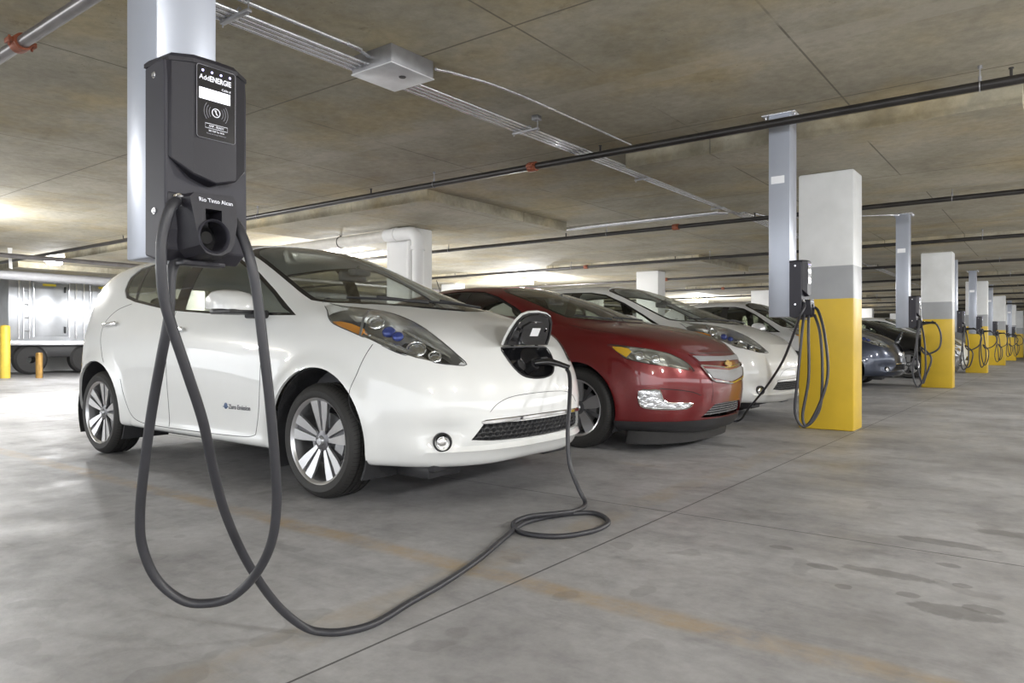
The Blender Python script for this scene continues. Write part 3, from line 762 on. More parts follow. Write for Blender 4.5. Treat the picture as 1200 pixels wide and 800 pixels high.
def pocket(outline, n, depth, shrink=.85, lift=0.0):
    """bowl with rim on outline, sunk along -n"""
    P = [Vector(p) + Vector(n) * lift for p in outline]; c = sum(P, Vector()) / len(P); n = Vector(n).normalized()
    mb = MB(); A = [mb.bm.verts.new(p) for p in P]
    B = [mb.bm.verts.new(c + (p - c) * (1 + shrink) / 2 - n * depth * .6) for p in P]
    Cc = [mb.bm.verts.new(c + (p - c) * shrink * .8 - n * depth) for p in P]; m = mb.bm.verts.new(c - n * depth)
    k = len(P)
    for i in range(k):
        j = (i + 1) % k
        mb.bm.faces.new((A[i], A[j], B[j], B[i])); mb.bm.faces.new((B[i], B[j], Cc[j], Cc[i])); mb.bm.faces.new((Cc[i], Cc[j], m))
    return mb
def prism_cut(outline, n, out=.10, inn=.05, g=0.0):
    P = [Vector(p) for p in outline]; c = sum(P, Vector()) / len(P); n = Vector(n).normalized()
    if g: P = [p + (p - c).normalized() * g for p in P]
    F = [p - n * n.dot(p - c) for p in P]
    mb = MB(); mb.prism(F, n * out, -n * inn); return mb.mesh('pc')
def my(pts): return [(p[0], -p[1], p[2]) for p in pts][::-1]
def dome(mb, p, n, r, k=.5, seg=20):
    """small bowl / lens standing on the plane with normal n"""
    q = Vector(n).to_track_quat('Z', 'Y').to_matrix().to_4x4()
    mb.sphere((0, 0, 0), r, (1, 1, k), seg, 10, mat=Matrix.Translation(p) @ q)
def ring_at(mb, p, n, r, t=.004, seg=24):
    q = Vector(n).to_track_quat('Z', 'Y').to_matrix().to_4x4(); m = Matrix.Translation(p) @ q
    mb.tube([m @ Vector((math.cos(a) * r, math.sin(a) * r, 0)) for a in [2 * PI * i / seg for i in range(seg)]], t, 6, closed=True)

# ------------------------------------------------------------ the hatchback
HATCH_WHEEL = finish_wheel(wheel_meshes(.648, .215, .478, 'twin'))
def build_hatch(paint, port_open=True, detail=True):
    S = hatch_spec(); skin, bv, shell = car_shell(S)
    car = empty('hatchback_car')
    win_big = [(-.30, 1.036), (-.67, 1.042), (-1.14, 1.062), (-1.70, 1.098), (-2.03, 1.143), (-2.28, 1.180), (-2.43, 1.215), (-2.51, 1.28), (-2.55, 1.38), (-2.50, 1.455), (-2.30, 1.487), (-1.80, 1.502), (-1.37, 1.492), (-1.15, 1.455), (-.877, 1.345), (-.60, 1.20), (-.42, 1.10)]
    win_front = [(-.37, 1.052), (-1.14, 1.078), (-1.52, 1.100), (-1.50, 1.485), (-1.37, 1.475), (-1.15, 1.435), (-.88, 1.322), (-.60, 1.175), (-.45, 1.085)]
    win_rear = [(-1.665, 1.114), (-2.03, 1.159), (-2.25, 1.194), (-2.345, 1.470), (-1.80, 1.487), (-1.655, 1.489)]
    win_q = [(-2.285, 1.202), (-2.41, 1.232), (-2.478, 1.29), (-2.50, 1.38), (-2.46, 1.445), (-2.385, 1.465)]
    HL = [(-.215, -.648, 1.112), (-.10, -.715, 1.062), (-.029, -.762, 1.017), (.046, -.786, .978), (.17, -.800, .945), (.295, -.803, .908), (.42, -.79, .865), (.53, -.763, .822), (.62, -.71, .790), (.695, -.647, .768), (.75, -.575, .758), (.785, -.498, .757), (.735, -.528, .815), (.673, -.557, .871), (.59, -.566, .925), (.492, -.570, .974), (.38, -.570, 1.015), (.258, -.572, 1.045), (.122, -.600, 1.067), (-.04, -.648, 1.085)]
    HN = Vector((.38, -.52, .76)).normalized(); HNm = Vector((HN.x, -HN.y, HN.z))
    ws = [(.335, 0), (.315, .16), (.27, .30), (.17, .44), (.03, .555), (-.16, .640), (-.30, .675), (-.45, .658), (-.75, .617), (-1.05, .580), (-1.15, .550), (-1.19, .48), (-1.215, .25), (-1.225, 0)]
    ws = ws + [(x, -y) for x, y in ws[-2:0:-1]]
    ws_in = [(.265, 0), (.245, .16), (.20, .30), (.10, .43), (-.03, .53), (-.18, .610), (-.30, .642), (-.45, .626), (-.75, .586), (-1.02, .550), (-1.10, .505), (-1.135, .45), (-1.155, .25), (-1.16, 0)]
    ws_in = ws_in + [(x, -y) for x, y in ws_in[-2:0:-1]]
    rw = [(-3.30, 0), (-3.28, .40), (-3.20, .50), (-3.12, .50), (-3.10, 0)]; rw = rw + [(x, -y) for x, y in rw[-2:0:-1]]
    PORT = [(.80, -.222, .842), (.845, -.222, .785), (.876, -.195, .728), (.898, -.145, .690), (.908, -.07, .674), (.910, 0, .670), (.908, .07, .674), (.898, .145, .690), (.876, .195, .728), (.845, .222, .785), (.80, .222, .842), (.818, .12, .848), (.823, 0, .850), (.818, -.12, .848)]
    PN = Vector((.86, 0, .51)).normalized()
    GR = [(-.525, .362), (-.50, .395), (-.462, .447), (-.25, .443), (0, .441), (.25, .443), (.462, .447), (.50, .395), (.525, .362), (.40, .350), (.2, .345), (0, .343), (-.2, .345), (-.40, .350)]
    cuts = []
    for s in (-1, 1):
        cuts.append(side_cut([win_big], s, .40, 1.2))
        for cx, R in ((0, .402), (-2.70, .394)):
            mb = MB(); mb.cyl((cx, s * .45, .335), (cx, s * 1.2, .335), R, seg=72); cuts.append(mb.mesh('arch'))
    cuts.append(plan_prism(ws, 1.0, 1.8))
    cuts.append(prism_cut(HL, HN)); cuts.append(prism_cut(my(HL), HNm))
    if port_open: cuts.append(prism_cut(PORT, PN, .08, .06))
    mb = MB(); mb.prism([(0, y, z) for y, z in GR], (.6, 0, 0), (1.1, 0, 0)); cuts.append(mb.mesh('gr'))
    mb = MB(); mb.prism([(0, y, z) for y, z in [(-.45, 1.10), (-.42, 1.36), (.42, 1.36), (.45, 1.10)]], (-3.6, 0, 0), (-3.0, 0, 0)); rear_cut = mb.mesh('rw'); cuts.append(rear_cut.copy())
    body = boolean(shell, join_meshes(cuts), 'DIFFERENCE')
    body = link_mesh('body', body, [paint, 'trim'], car, 32)
    inset = offset_shell(skin, -.005, .004)
    for s in (-1, 1):
        fr, panes = ring_and_glass(inset, win_big, [win_front, win_rear, win_q], lambda p, s=s: side_cut([p], s, .42, 1.2))
        link_mesh('window_frame', fr, 'gloss_black', car, 30)
        for pm, g in zip(panes, ('side_glass', 'dark_glass', 'dark_glass')): link_mesh('side_window', pm, g, car, 30)
    fr, panes = ring_and_glass(inset, ws, [ws_in], lambda p: plan_prism(p, 1.0, 1.8))
    link_mesh('windshield_frame', fr, 'gloss_black', car, 30); link_mesh('windshield', panes[0], 'ws_glass', car, 30)
    link_mesh('rear_window', boolean(inset.copy(), rear_cut, 'INTERSECT'), 'dark_glass', car, 30)
    # headlamps
    lens_shell = offset_shell(skin, .007, .003)
    for s, O, N in ((-1, HL, HN), (1, my(HL), HNm)):
        sy = -s
        hous = pocket(O, N, .075, .8, -.004).build('headlamp_housing', 'housing', car, 30, recalc=False)
        lens = link_mesh('headlamp_lens', boolean(lens_shell.copy(), prism_cut(O, N, .12, .05, .001), 'INTERSECT'), 'lens', hous, 30)
        mb = MB()
        for (p, r) in (((.215, -.63, 1.015), .050), ((.56, -.655, .865), .055), ((.66, -.615, .825), .036)):
            q = Vector((p[0], p[1] * sy, p[2])) - N * .045; dome(mb, q, N, r, .35); ring_at(mb, q + N * .018, N, r * .9, .005)
        for (a, b) in (((.30, -.74, .93), (.66, -.66, .80)), ((.42, -.61, .965), (.72, -.555, .82)), ((.12, -.72, .99), (.30, -.75, .935))):
            a = Vector((a[0], a[1] * sy, a[2])) - N * .035; b = Vector((b[0], b[1] * sy, b[2])) - N * .035
            mb.tube([a, (a + b) / 2 + N * .006, b], [.010, .016, .008], 8)
        mb.build('lamp_reflector', 'reflector', hous, 40)
        mb = MB(); Z_ = [(.47, -.72, .868), (.60, -.69, .815), (.715, -.61, .775), (.74, -.555, .785), (.66, -.60, .845), (.55, -.62, .905), (.48, -.66, .905)]
        mb.prism([(x, y * sy, z) for x, y, z in Z_], -N * .058, -N * .046); mb.build('lamp_bezel', 'gloss_black', hous, 30)
        mb = MB()
        for (p, r) in (((.36, -.665, .955), .040), ((.435, -.670, .930), .034)):
            q = Vector((p[0], p[1] * sy, p[2])) - N * .030; dome(mb, q, N, r, .7)
        mb.build('projector_lens', 'blue_lens', hous, 40)
        mb = MB()
        A_ = [(.00, -.755, 1.000), (.10, -.775, .962), (.20, -.785, .937), (.262, -.782, .920), (.245, -.735, .955), (.14, -.735, .985), (.05, -.735, 1.00)]
        mb.prism([(x, y * sy, z) for x, y, z in A_], -N * .022, -N * .008); mb.build('side_marker', 'amber', hous, 30)
        mb = MB(); a, b = Vector((.125, -.602 * sy, 1.064)), Vector((.275, -.795 * sy, .918))
        mb.tube([a - N * .010, (a + b) / 2 + N * .022, b - N * .010], .007, 6); mb.build('lamp_divider', 'satin', hous, 40)
    # seal line round the lamps, door gaps, hood gap
    mb = MB()
    for s in (-1, 1):
        dn = (0, -s, 0)
        L = lambda pts: seam_tube(mb, bv, [(x, s * 1.3, z) for x, z in pts], dn)
        L([(-2.30, 1.165), (-2.50, 1.12), (-2.64, 1.03), (-2.67, .93), (-2.63, .82), (-2.54, .72)])                     # rear door rear edge
        L([(-2.30, .60), (-2.24, .45), (-2.17, .345), (-2.05, .30), (-1.80, .285), (-1.2, .285), (-.70, .295), (-.58, .315)])
        L([(-1.62, 1.09), (-1.63, .9), (-1.625, .6), (-1.61, .29)])
        L([(-.58, .315), (-.535, .5), (-.525, .75), (-.56, .95), (-.62, 1.035)])
        L([(.385, .44), (.32, .52), (.30, .60), (.33, .72), (.36, .80), (.39, .865)])
        seam_tube(mb, bv, [(2, s * .49, .757), (2, s * .40, .80), (2, s * .30, .835), (2, s * .222, .845)] if False else [(.60, s * .528, 1.5), (.66, s * .47, 1.5), (.705, s * .38, 1.5), (.735, s * .30, 1.5), (.755, s * .22, 1.5)], (0.35, 0, -1))
        seam_tube(mb, bv, [(-.21, s * .660, 1.5), (-.24, s * .62, 1.5), (-.22, s * .60, 1.5)], (0, 0, -1))
        O = HL if s < 0 else my(HL)
        mb.tube([Vector(p) for p in cr(O, 3, True)], .0032, 6, closed=True)
    seam_tube(mb, bv, [(2, -.425, .505), (2, -.37, .548), (2, -.27, .578), (2, -.1, .588), (2, .1, .588), (2, .27, .578), (2, .37, .548), (2, .425, .505)], (-1, 0, 0), .002)
    mb.build('panel_line', 'trim', car, 50)
    # grille, chrome bar
    mb = MB()
    def on(y, z, d=.02):
        h, n = cast(bv, (2, y, z), (-1, 0, 0)); return Vector((h.x - d, y, z)) if h is not None else None
    ch, cw = .0235, .043
    for r_ in range(4):
        z = .360 + r_ * ch * .98
        for k in range(-13, 14):
            y = (k + (.5 if r_ % 2 else 0)) * cw
            if abs(y) > .515 - (z - .35) * .6: continue
            hx = [on(y + math.cos(math.radians(t)) * cw * .50, z + sz) for t, sz in ((35, ch * .30), (90, ch * .62), (145, ch * .30), (215, -ch * .30), (270, -ch * .62), (325, -ch * .30))]
            if all(v is not None for v in hx): mb.tube(hx, .0030, 4, closed=True)
    g = mb.build('grille_mesh', 'trim', car, 60)
    mb = MB(); P = [on(y, z, .055) for y, z in [(yy, .335) for yy in np.linspace(-.53, .53, 16)]]; Q = [on(y, .455, .055) for y in np.linspace(-.53, .53, 16)]
    for i in range(15): mb.bm.faces.new([mb.bm.verts.new(v) for v in (P[i], P[i + 1], Q[i + 1], Q[i])])
    mb.build('grille_backing', 'liner', car, 60)
    strip_on(bv, [(2, y, .460 - .008 * (abs(y) / .47) ** 2) for y in np.linspace(-.478, .478, 12)], (-1, 0, 0), lambda t: .0125 if .03 < t < .97 else .006, .006, (0, 0, 1), .001, 3).build('chrome_bar', 'chrome', car, 30)
    # fog lamps
    for s in (-1, 1):
        h, n = cast(bv, (.735, s * 1.5, .405), (0, -s, 0)); h, n = cast(bv, (h.x + n.x * .3, h.y + n.y * .3, .405), -n)
        n = Vector((.80, s * .60, 0)).normalized(); h = h + n * .004
        mb = MB(); q = n.to_track_quat('Z', 'Y').to_matrix().to_4x4(); m = Matrix.Translation(h) @ q
        pr_ = [(.036, -.04), (.048, -.04), (.050, .010), (.044, .014), (.040, .004), (.036, -.01)]
        vs = mb.lathe([(r, a) for r, a in pr_], 32, 'z', closed=True); bmesh.ops.transform(mb.bm, matrix=m, verts=vs)
        fo = mb.build('fog_lamp', 'trim', car, 30)
        mb = MB(); dome(mb, h - n * .014, n, .036, .5); ring_at(mb, h + n * .002, n, .030, .003); mb.build('fog_lamp_lens', 'reflector', fo, 30)
    # mirrors, handles, badge
    for s in (-1, 1):
        mb = MB()
        P = [(-.80, 1.075), (-.805, 1.12), (-.785, 1.165), (-.74, 1.190), (-.68, 1.194), (-.61, 1.178), (-.565, 1.145), (-.545, 1.10), (-.548, 1.068)]
        Pm = [(x, z) for x, z in P]
        rings = []
        for (y, k) in ((.865, .72), (.885, .92), (.93, 1.0), (1.00, .985), (1.045, .90), (1.065, .72)):
            cx, cz = -.68, 1.09
            rings.append([mb.bm.verts.new((cx + (x - cx) * k + (.03 if y > 1 else 0) * 0 - (y - .865) * .20, s * y, cz + (z - cz) * k)) for x, z in Pm])
        for A, B in zip(rings, rings[1:]):
            for i in range(len(A)):
                j = (i + 1) % len(A); mb.bm.faces.new((A[i], A[j], B[j], B[i]))
        mb.bm.faces.new(rings[0]); mb.bm.faces.new(rings[-1][::-1])
        mi = mb.build('side_mirror', paint, car, 75)
        mb = MB(); mb.box((-.80, s * .85, 1.045), (-.57, s * 1.045, 1.072), .010); mb.box((-.66, s * .80, 1.02), (-.54, s * .90, 1.07), .012); mb.build('mirror_base', 'trim', mi, 40)
    for s in (-1, 1):
        for (x, z) in ((-2.52, 1.008), (-1.53, .952)):
            h, n = cast(bv, (x, s * 1.4, z), (0, -s, 0))
            mb = MB(); t = Matrix.Translation(h + n * .022) @ Matrix.Rotation(math.radians(-4), 4, 'Y')
            mb.box((-.105, -.009, -.016), (.105, .009, .016), .007, mat=t, seg=3)
            for k in (-.07, .07): mb.box((k - .012, -.03 if s > 0 else -.004, -.010), (k + .012, .004 if s > 0 else .03, .010), .003, mat=t)
            mb.build('door_handle', 'chrome', car, 40)
    if detail:
        h, n = cast(bv, (-.90, -1.4, .474), (0, 1, 0))
        mb = MB(); dome(mb, h + n * .001 + Vector((.0, 0, 0)), (0, -1, 0), .020, .12)
        mb.box((h.x - .03, h.y - .004, h.z - .008), (h.x + .03, h.y + .002, h.z - .003), .001)
        bd = mb.build('badge', 'blue_badge', car, 40)
        text_obj('badge_lettering', 'Zero Emission', .040, 'alloy_dark', bd, h + Vector((.155, -.003, -.004)), rotm((1, 0, 0), (0, -1, 0)), bold=.001)
    # wipers
    mb = MB()
    for (pts, armp) in ((((.20, -.30), (.05, -.47), (-.10, -.57)), (.24, -.22)), (((.245, .12), (.225, -.10), (.17, -.30)), (.28, .22))):
        P = [cast(bv, (x, y, 2), (0, 0, -1))[0] + Vector((0, 0, .018)) for x, y in cr([(x, y, 0) for x, y in pts], 4) and [(v.x, v.y) for v in cr([(x, y, 0) for x, y in pts], 4)]]
        mb.tube(P, .008, 6); a = cast(bv, (armp[0], armp[1], 2), (0, 0, -1))[0] + Vector((0, 0, .02)); mb.tube([a, P[len(P) // 2] + Vector((0, 0, .012))], .009, 6)
    mb.build('wiper', 'trim', car, 40)
    # charge port, open flap
    if port_open:
        pc = pocket(PORT, PN, .10, .85, -.001).build('charge_port', 'gloss_black', car, 30, recalc=False)
        mb = MB()
        for yy in (-.07, .065):
            c = Vector((.86, yy, .765)) - PN * .07
            mb.cyl(c - PN * .03, c + PN * .035, .034, seg=24); ring_at(mb, c + PN * .036, PN, .030, .004)
        mb.tube([Vector(p) * 1 for p in cr(PORT, 3, True)], .0055, 6, closed=True)
        for yy in (-.12, .12): mb.tube([(.815, yy, .835), (.80, yy, .860), (.815, yy, .885)], .010, 6)
        mb.build('charge_socket', 'trim', pc, 40)
        FD = Vector((.42, 0, .907)).normalized(); FNn = Vector((.907, 0, -.42))   # flap plane: hinge upwards; inner side faces forward
        h0 = Vector((.806, 0, .862)); w_ = .222
        out = [(-1, 0), (-.985, .045), (-.92, .10), (-.80, .155), (-.64, .190), (-.40, .208), (0, .216), (.40, .208), (.64, .190), (.80, .155), (.92, .10), (.985, .045), (1, 0)]
        def fl(k, dz, t): return [h0 + Vector((0, a * w_ * k, 0)) + FD * (b * k + dz) + FNn * (t + .03 * (1 - b / .2)* 0) for a, b in out]
        mb = MB(); mb.prism(fl(1.0, 0, 0), -FNn * .007, FNn * .004); fp = mb.build('charge_port_flap', paint, car, 30)
        mb = MB(); mb.prism(fl(.958, .003, 0), FNn * .003, FNn * .014)
        mb.prism([h0 + Vector((0, a, 0)) + FD * b for a, b in ((-.10, .03), (-.11, .12), (-.05, .15), (.06, .15), (.11, .12), (.10, .03))], FNn * .010, FNn * .022)
        for yy in (-.13, .13): mb.cyl(h0 + Vector((0, yy, 0)) + FD * .10 + FNn * .01, h0 + Vector((0, yy, 0)) + FD * .10 + FNn * .028, .012, seg=12)
        mb.tube(fl(.86, .010, .016), .005, 6)
        mb.build('flap_lining', 'gloss_black', fp, 30)
        mb = MB(); mb.prism([h0 + Vector((0, a, 0)) + FD * b for a, b in ((-.02, .065), (-.02, .115), (.06, .115), (.06, .065))], FNn * .022, FNn * .0235); mb.build('flap_label', 'tag', fp)
    # round maker's disc below the port is part of the port flap on this car; wheels, liners, inside
    wheel_liner(car, ((0, .335), (-2.70, .335)), .398, .855, .50)
    put_wheels(car, HATCH_WHEEL, ((0, -1), (0, 1), (-2.70, -1), (-2.70, 1)), .760, .324)
    common_interior(car, dict(seats=((-1.35, -.36), (-1.35, .36), (-2.25, -.36), (-2.25, .36)), dash=-.18, dash_z=1.0, floor=(-3.2, .70), mirror=(-.72, 1.34), seat='seat', seat_z=.08))
    for s in (-1, 1):
        mb = MB(); mb.box((.42, s * .40, .155), (.66, s * .66, .23), .01); mb.build('air_deflector', 'trim', car, 30)
    for s in (-1, 1):
        tl = MB()
        P = [cast(bv, (-4.2, s * y, z), (1, 0, 0))[0] for y, z in ((.66, .95), (.60, 1.15), (.53, 1.32))]
        if all(p is not None for p in P): tl.tube(cr(P, 5), .035, 8)
        tl.build('tail_lamp', 'red_lens', car, 50)
    return car
# ------------------------------------------------------------ the dark red sedan
def sedan_spec():
    X0, X1 = -2.75, 0.22
    rs = lambda *a, **k: rowspec(*a, X0=X0, X1=X1, **k)
    rows = [
        rs(-3.36, 0.86, [(-2.7, .66), (.2, .66)], [(-2.7, .24), (-1.3, .17), (.2, .165)], .155, .28, nf=2.5),
        rs(-3.42, 0.905, [(-2.7, .84), (-1.3, .85), (.2, .85)], [(-2.7, .24), (-1.3, .17), (.2, .165)], .155, .28, nf=2.5),
        rs(-3.46, 0.940, [(-2.7, .865), (-1.3, .872), (.2, .875)], [(-2.7, .32), (-1.3, .25), (.2, .26)], .245, .34, nf=2.6),
        rs(-3.48, 0.975, [(-2.7, .885), (-1.3, .875), (.2, .885)], [(-2.7, .42), (-1.3, .37), (.2, .37)], .37, .45, nf=2.6),
        rs(-3.48, 0.985, [(-2.7, .893), (-1.3, .885), (.2, .893)], [(-2.7, .56), (-1.3, .52), (.2, .52)], .49, .60, nf=2.6),
        rs(-3.46, 0.975, [(-2.7, .890), (-1.3, .893), (.2, .888)], [(-2.7, .72), (-1.3, .68), (.2, .66)], .60, .74, nf=2.6),
        rs(-3.44, 0.945, [(-2.7, .878), (-1.3, .885), (.2, .872)], [(-2.7, .87), (-1.3, .83), (.2, .79)], .69, .88, nf=2.6, zf_knots=[(0, .79), (.4, .75), (.7, .70), (1, .69)]),
        rs(-3.42, 0.900, [(-2.7, .850), (-1.3, .862), (.2, .845)], [(-2.7, .99), (-1.3, .94), (.2, .895)], .755, 1.0, nf=2.6, zf_knots=[(0, .895), (.4, .84), (.7, .775), (1, .755)]),
        rs(-3.40, 0.850, [(-2.7, .80), (-1.3, .815), (.2, .79)], [(-2.7, 1.08), (-1.3, 1.02), (-.4, .995), (.2, .955)], .795, 1.06, nf=2.6, zf_knots=[(0, .955), (.4, .885), (.7, .82), (1, .795)]),
    ]
    C = [(-3.45, 1.06), (-3.3, 1.10), (-2.8, 1.25), (-2.3, 1.37), (-1.9, 1.425), (-1.5, 1.445), (-1.1, 1.43), (-.75, 1.36), (-.35, 1.235), (0, 1.10), (.12, 1.06), (.35, 1.02), (.60, .955), (.78, .875), (.85, .795)]
    up = [
        ([(-3.4, .93), (-2.5, .91), (-1.2, .92), (-.6, .94), (0, .965), (.3, .9), (.8, .85)],
         [(-3.4, .3), (-2.5, .42), (-1.2, .45), (-.6, .33), (0, .12), (.2, .2), (.35, .28), (.8, .35)]),
        ([(-3.4, .75), (-2.5, .72), (-1.8, .735), (-1.2, .75), (-.6, .80), (0, .88), (.2, .83), (.35, .72), (.8, .62)],
         [(-3.4, .7), (-2.5, .86), (-1.8, .885), (-1.2, .87), (-.6, .66), (-.1, .38), (.2, .5), (.35, .66), (.8, .7)]),
        ([(-3.4, .4), (-1.2, .44), (.8, .36)],
         [(-3.4, .92), (-1.8, .975), (-1.2, .97), (-.6, .93), (.3, .93), (.8, .95)]),
    ]
    def disp(x, y, z):
        s = 1 if y > 0 else -1
        a = max(arch_flare(x, y, z, 0, .335, .385, .020, .06), arch_flare(x, y, z, -2.685, .335, .385, .020, .06)) if z > .2 else 0
        if x > .25 and .15 < z < .62:                        # the sculpted corner round the lamp bracket
            a -= .02 * math.exp(-((z - .42) / .07) ** 2) * math.exp(-((abs(y) - .62) / .14) ** 2)
        return (x, y + s * a, z)
    return dict(X0=X0, X1=X1, rows=rows, C=C, up=up, disp=disp)
SEDAN_WHEEL = finish_wheel(wheel_meshes(.668, .215, .462, 'broad'))
def build_sedan(paint, name='sedan_car', emblem=True):
    S = sedan_spec(); skin, bv, shell = car_shell(S)
    car = empty(name)
    win_big = [(-.42, 1.018), (-.80, 1.030), (-1.3, 1.040), (-2.0, 1.065), (-2.55, 1.11), (-2.45, 1.19), (-2.2, 1.285), (-1.9, 1.345), (-1.5, 1.372), (-1.2, 1.355), (-1.0, 1.30), (-.75, 1.19)]
    win_f = [(-.52, 1.035), (-1.36, 1.055), (-1.34, 1.350), (-1.2, 1.335), (-1.0, 1.28), (-.75, 1.165)]
    win_r = [(-1.48, 1.058), (-2.10, 1.088), (-2.40, 1.115), (-2.30, 1.20), (-2.1, 1.28), (-1.9, 1.328), (-1.48, 1.354)]
    ws = [(.15, 0), (.13, .16), (.09, .30), (.01, .44), (-.10, .55), (-.24, .63), (-.40, .615), (-.70, .58), (-.98, .555), (-1.06, .50), (-1.09, .25), (-1.10, 0)]
    ws = ws + [(x, -y) for x, y in ws[-2:0:-1]]
    ws_in = [(.08, 0), (.06, .16), (.02, .30), (-.06, .43), (-.16, .53), (-.27, .59), (-.40, .582), (-.70, .55), (-.95, .528), (-1.01, .47), (-1.035, .25), (-1.045, 0)]
    ws_in = ws_in + [(x, -y) for x, y in ws_in[-2:0:-1]]
    HL = [(.285, -.850, .853), (.36, -.852, .80), (.45, -.856, .748), (.58, -.82, .715), (.706, -.748, .692), (.80, -.64, .662), (.879, -.530, .644), (.862, -.548, .685), (.82, -.59, .73), (.76, -.65, .772), (.716, -.694, .793), (.61, -.76, .82), (.517, -.812, .834), (.40, -.845, .848)]
    HN = Vector((.55, -.78, .30)).normalized(); HNm = Vector((HN.x, -HN.y, HN.z))
    FG = [(.560, -.845, .495), (.64, -.81, .502), (.700, -.770, .500), (.715, -.755, .44), (.745, -.725, .405), (.82, -.635, .398), (.875, -.543, .392), (.843, -.594, .352), (.72, -.75, .352), (.60, -.825, .362), (.560, -.843, .40)]
    FN = Vector((.68, -.73, -.03)).normalized(); FNm = Vector((FN.x, -FN.y, FN.z))
    LG = [(-.43, .272), (-.36, .325), (-.28, .372), (-.14, .378), (.14, .378), (.28, .372), (.36, .325), (.43, .272), (.2, .262), (0, .260), (-.2, .262)]
    UG = [(-.505, .776), (-.44, .70), (-.34, .572), (-.17, .548), (0, .532), (.17, .548), (.34, .572), (.44, .70), (.505, .776), (.25, .768), (0, .765), (-.25, .768)]
    cuts = []
    for s in (-1, 1):
        cuts.append(side_cut([win_big], s, .40, 1.2))
        for cx in (0, -2.685):
            mb = MB(); mb.cyl((cx, s * .45, .335), (cx, s * 1.2, .335), .378, seg=72); cuts.append(mb.mesh('arch'))
    cuts += [plan_prism(ws, .95, 1.7), prism_cut(HL, HN), prism_cut(my(HL), HNm)]
    mb = MB(); mb.prism([(0, y, z) for y, z in LG], (.6, 0, 0), (1.1, 0, 0)); cuts.append(mb.mesh('gr'))
    body = boolean(shell, join_meshes(cuts), 'DIFFERENCE')
    link_mesh('body', body, [paint, 'trim'], car, 32)
    inset = offset_shell(skin, -.005, .004)
    for s in (-1, 1):
        fr, panes = ring_and_glass(inset, win_big, [win_f, win_r], lambda p, s=s: side_cut([p], s, .42, 1.2))
        link_mesh('window_frame', fr, 'gloss_black', car, 30)
        for pm, g in zip(panes, ('side_glass', 'dark_glass')): link_mesh('side_window', pm, g, car, 30)
    fr, panes = ring_and_glass(inset, ws, [ws_in], lambda p: plan_prism(p, .95, 1.7))
    link_mesh('windshield_frame', fr, 'gloss_black', car, 30); link_mesh('windshield', panes[0], 'ws_glass', car, 30)
    lens_shell = offset_shell(skin, .004, .003); raised = offset_shell(skin, .007, .012)
    for s, O, N in ((-1, HL, HN), (1, my(HL), HNm)):
        sy = -s
        hous = pocket(O, N, .06, .8, -.004).build('headlamp_housing', 'housing', car, 30, recalc=False)
        link_mesh('headlamp_lens', boolean(lens_shell.copy(), prism_cut(O, N, .10, .05, .001), 'INTERSECT'), 'lens', hous, 30)
        mb = MB()
        for (p, r) in (((.545, -.80, .775), .036), ((.66, -.745, .75), .036)):
            q = Vector((p[0], p[1] * sy, p[2])) - N * .03; dome(mb, q, N, r, .5); ring_at(mb, q + N * .016, N, r * .95, .004)
        a = Vector((.74, -.69 * sy, .70)) - N * .02; b = Vector((.85, -.565 * sy, .665)) - N * .02; mb.tube([a, (a + b) / 2, b], [.012, .016, .006], 8)
        a = Vector((.48, -.83 * sy, .80)) - N * .02; b = Vector((.66, -.74 * sy, .715)) - N * .02; mb.tube([a, (a + b) / 2, b], [.016, .014, .010], 8)
        mb.build('lamp_reflector', 'reflector', hous, 40)
        mb = MB(); mb.prism([(x, y * sy, z) for x, y, z in [(.315, -.846, .842), (.38, -.848, .797), (.455, -.848, .758), (.49, -.83, .80), (.46, -.825, .825), (.40, -.84, .838)]], -N * .018, -N * .003); mb.build('turn_signal', 'yellow_amber', hous, 30)
        # clear lamp bracket low on the bumper
        fo = link_mesh('fog_lamp', boolean(raised.copy(), prism_cut(O2 := (FG if s < 0 else my(FG)), FN if s < 0 else FNm, .12, .06), 'INTERSECT'), 'facet', car, 30)
        mb = MB(); mb.tube([Vector(p) + (FN if s < 0 else FNm) * .005 for p in cr(O2, 2, True)], .0055, 6, closed=True); mb.build('chrome_surround', 'chrome', fo, 40)
    def front(poly, sh): 
        mb = MB(); mb.prism([(0, y, z) for y, z in poly], (.6, 0, 0), (1.2, 0, 0)); return boolean(sh.copy(), mb.mesh('f'), 'INTERSECT')
    gb = link_mesh('grille', front(UG, offset_shell(skin, .004, .006)), 'trim' if not emblem else paint, car, 30)
    up_b = [(-.475, .768), (-.44, .722), (-.20, .722), (0, .718), (.20, .722), (.44, .722), (.475, .768), (.25, .760), (0, .757), (-.25, .760)]
    lo_b = [(-.415, .665), (-.33, .588), (-.17, .566), (0, .548), (.17, .566), (.33, .588), (.415, .665), (.25, .655), (0, .640), (-.25, .655)]
    sh2 = offset_shell(skin, .012, .010)
    for b_ in (up_b, lo_b): link_mesh('grille_blade', front(b_, sh2), 'blade', gb, 30)
    mb = MB()
    def on(y, z, d=0.0):
        h, n = cast(bv, (2, y, z), (-1, 0, 0)); return (h + n * d) if h is not None else None
    P = [on(y, z, .010) for y, z in [(v.x, v.y) for v in cr([(y, z, 0) for y, z in [(-.445, .688), (-.34, .574), (-.17, .550), (0, .533), (.17, .550), (.34, .574), (.445, .688)]], 5)]]
    mb.tube([p for p in P if p], .009, 8)
    P = [on(y, z, .010) for y, z in [(v.x, v.y) for v in cr([(y, z, 0) for y, z in [(-.445, .688), (-.25, .675), (0, .662), (.25, .675), (.445, .688)]], 5)]]
    mb.tube([p for p in P if p], .007, 8); mb.build('grille_trim', 'chrome', gb, 40)
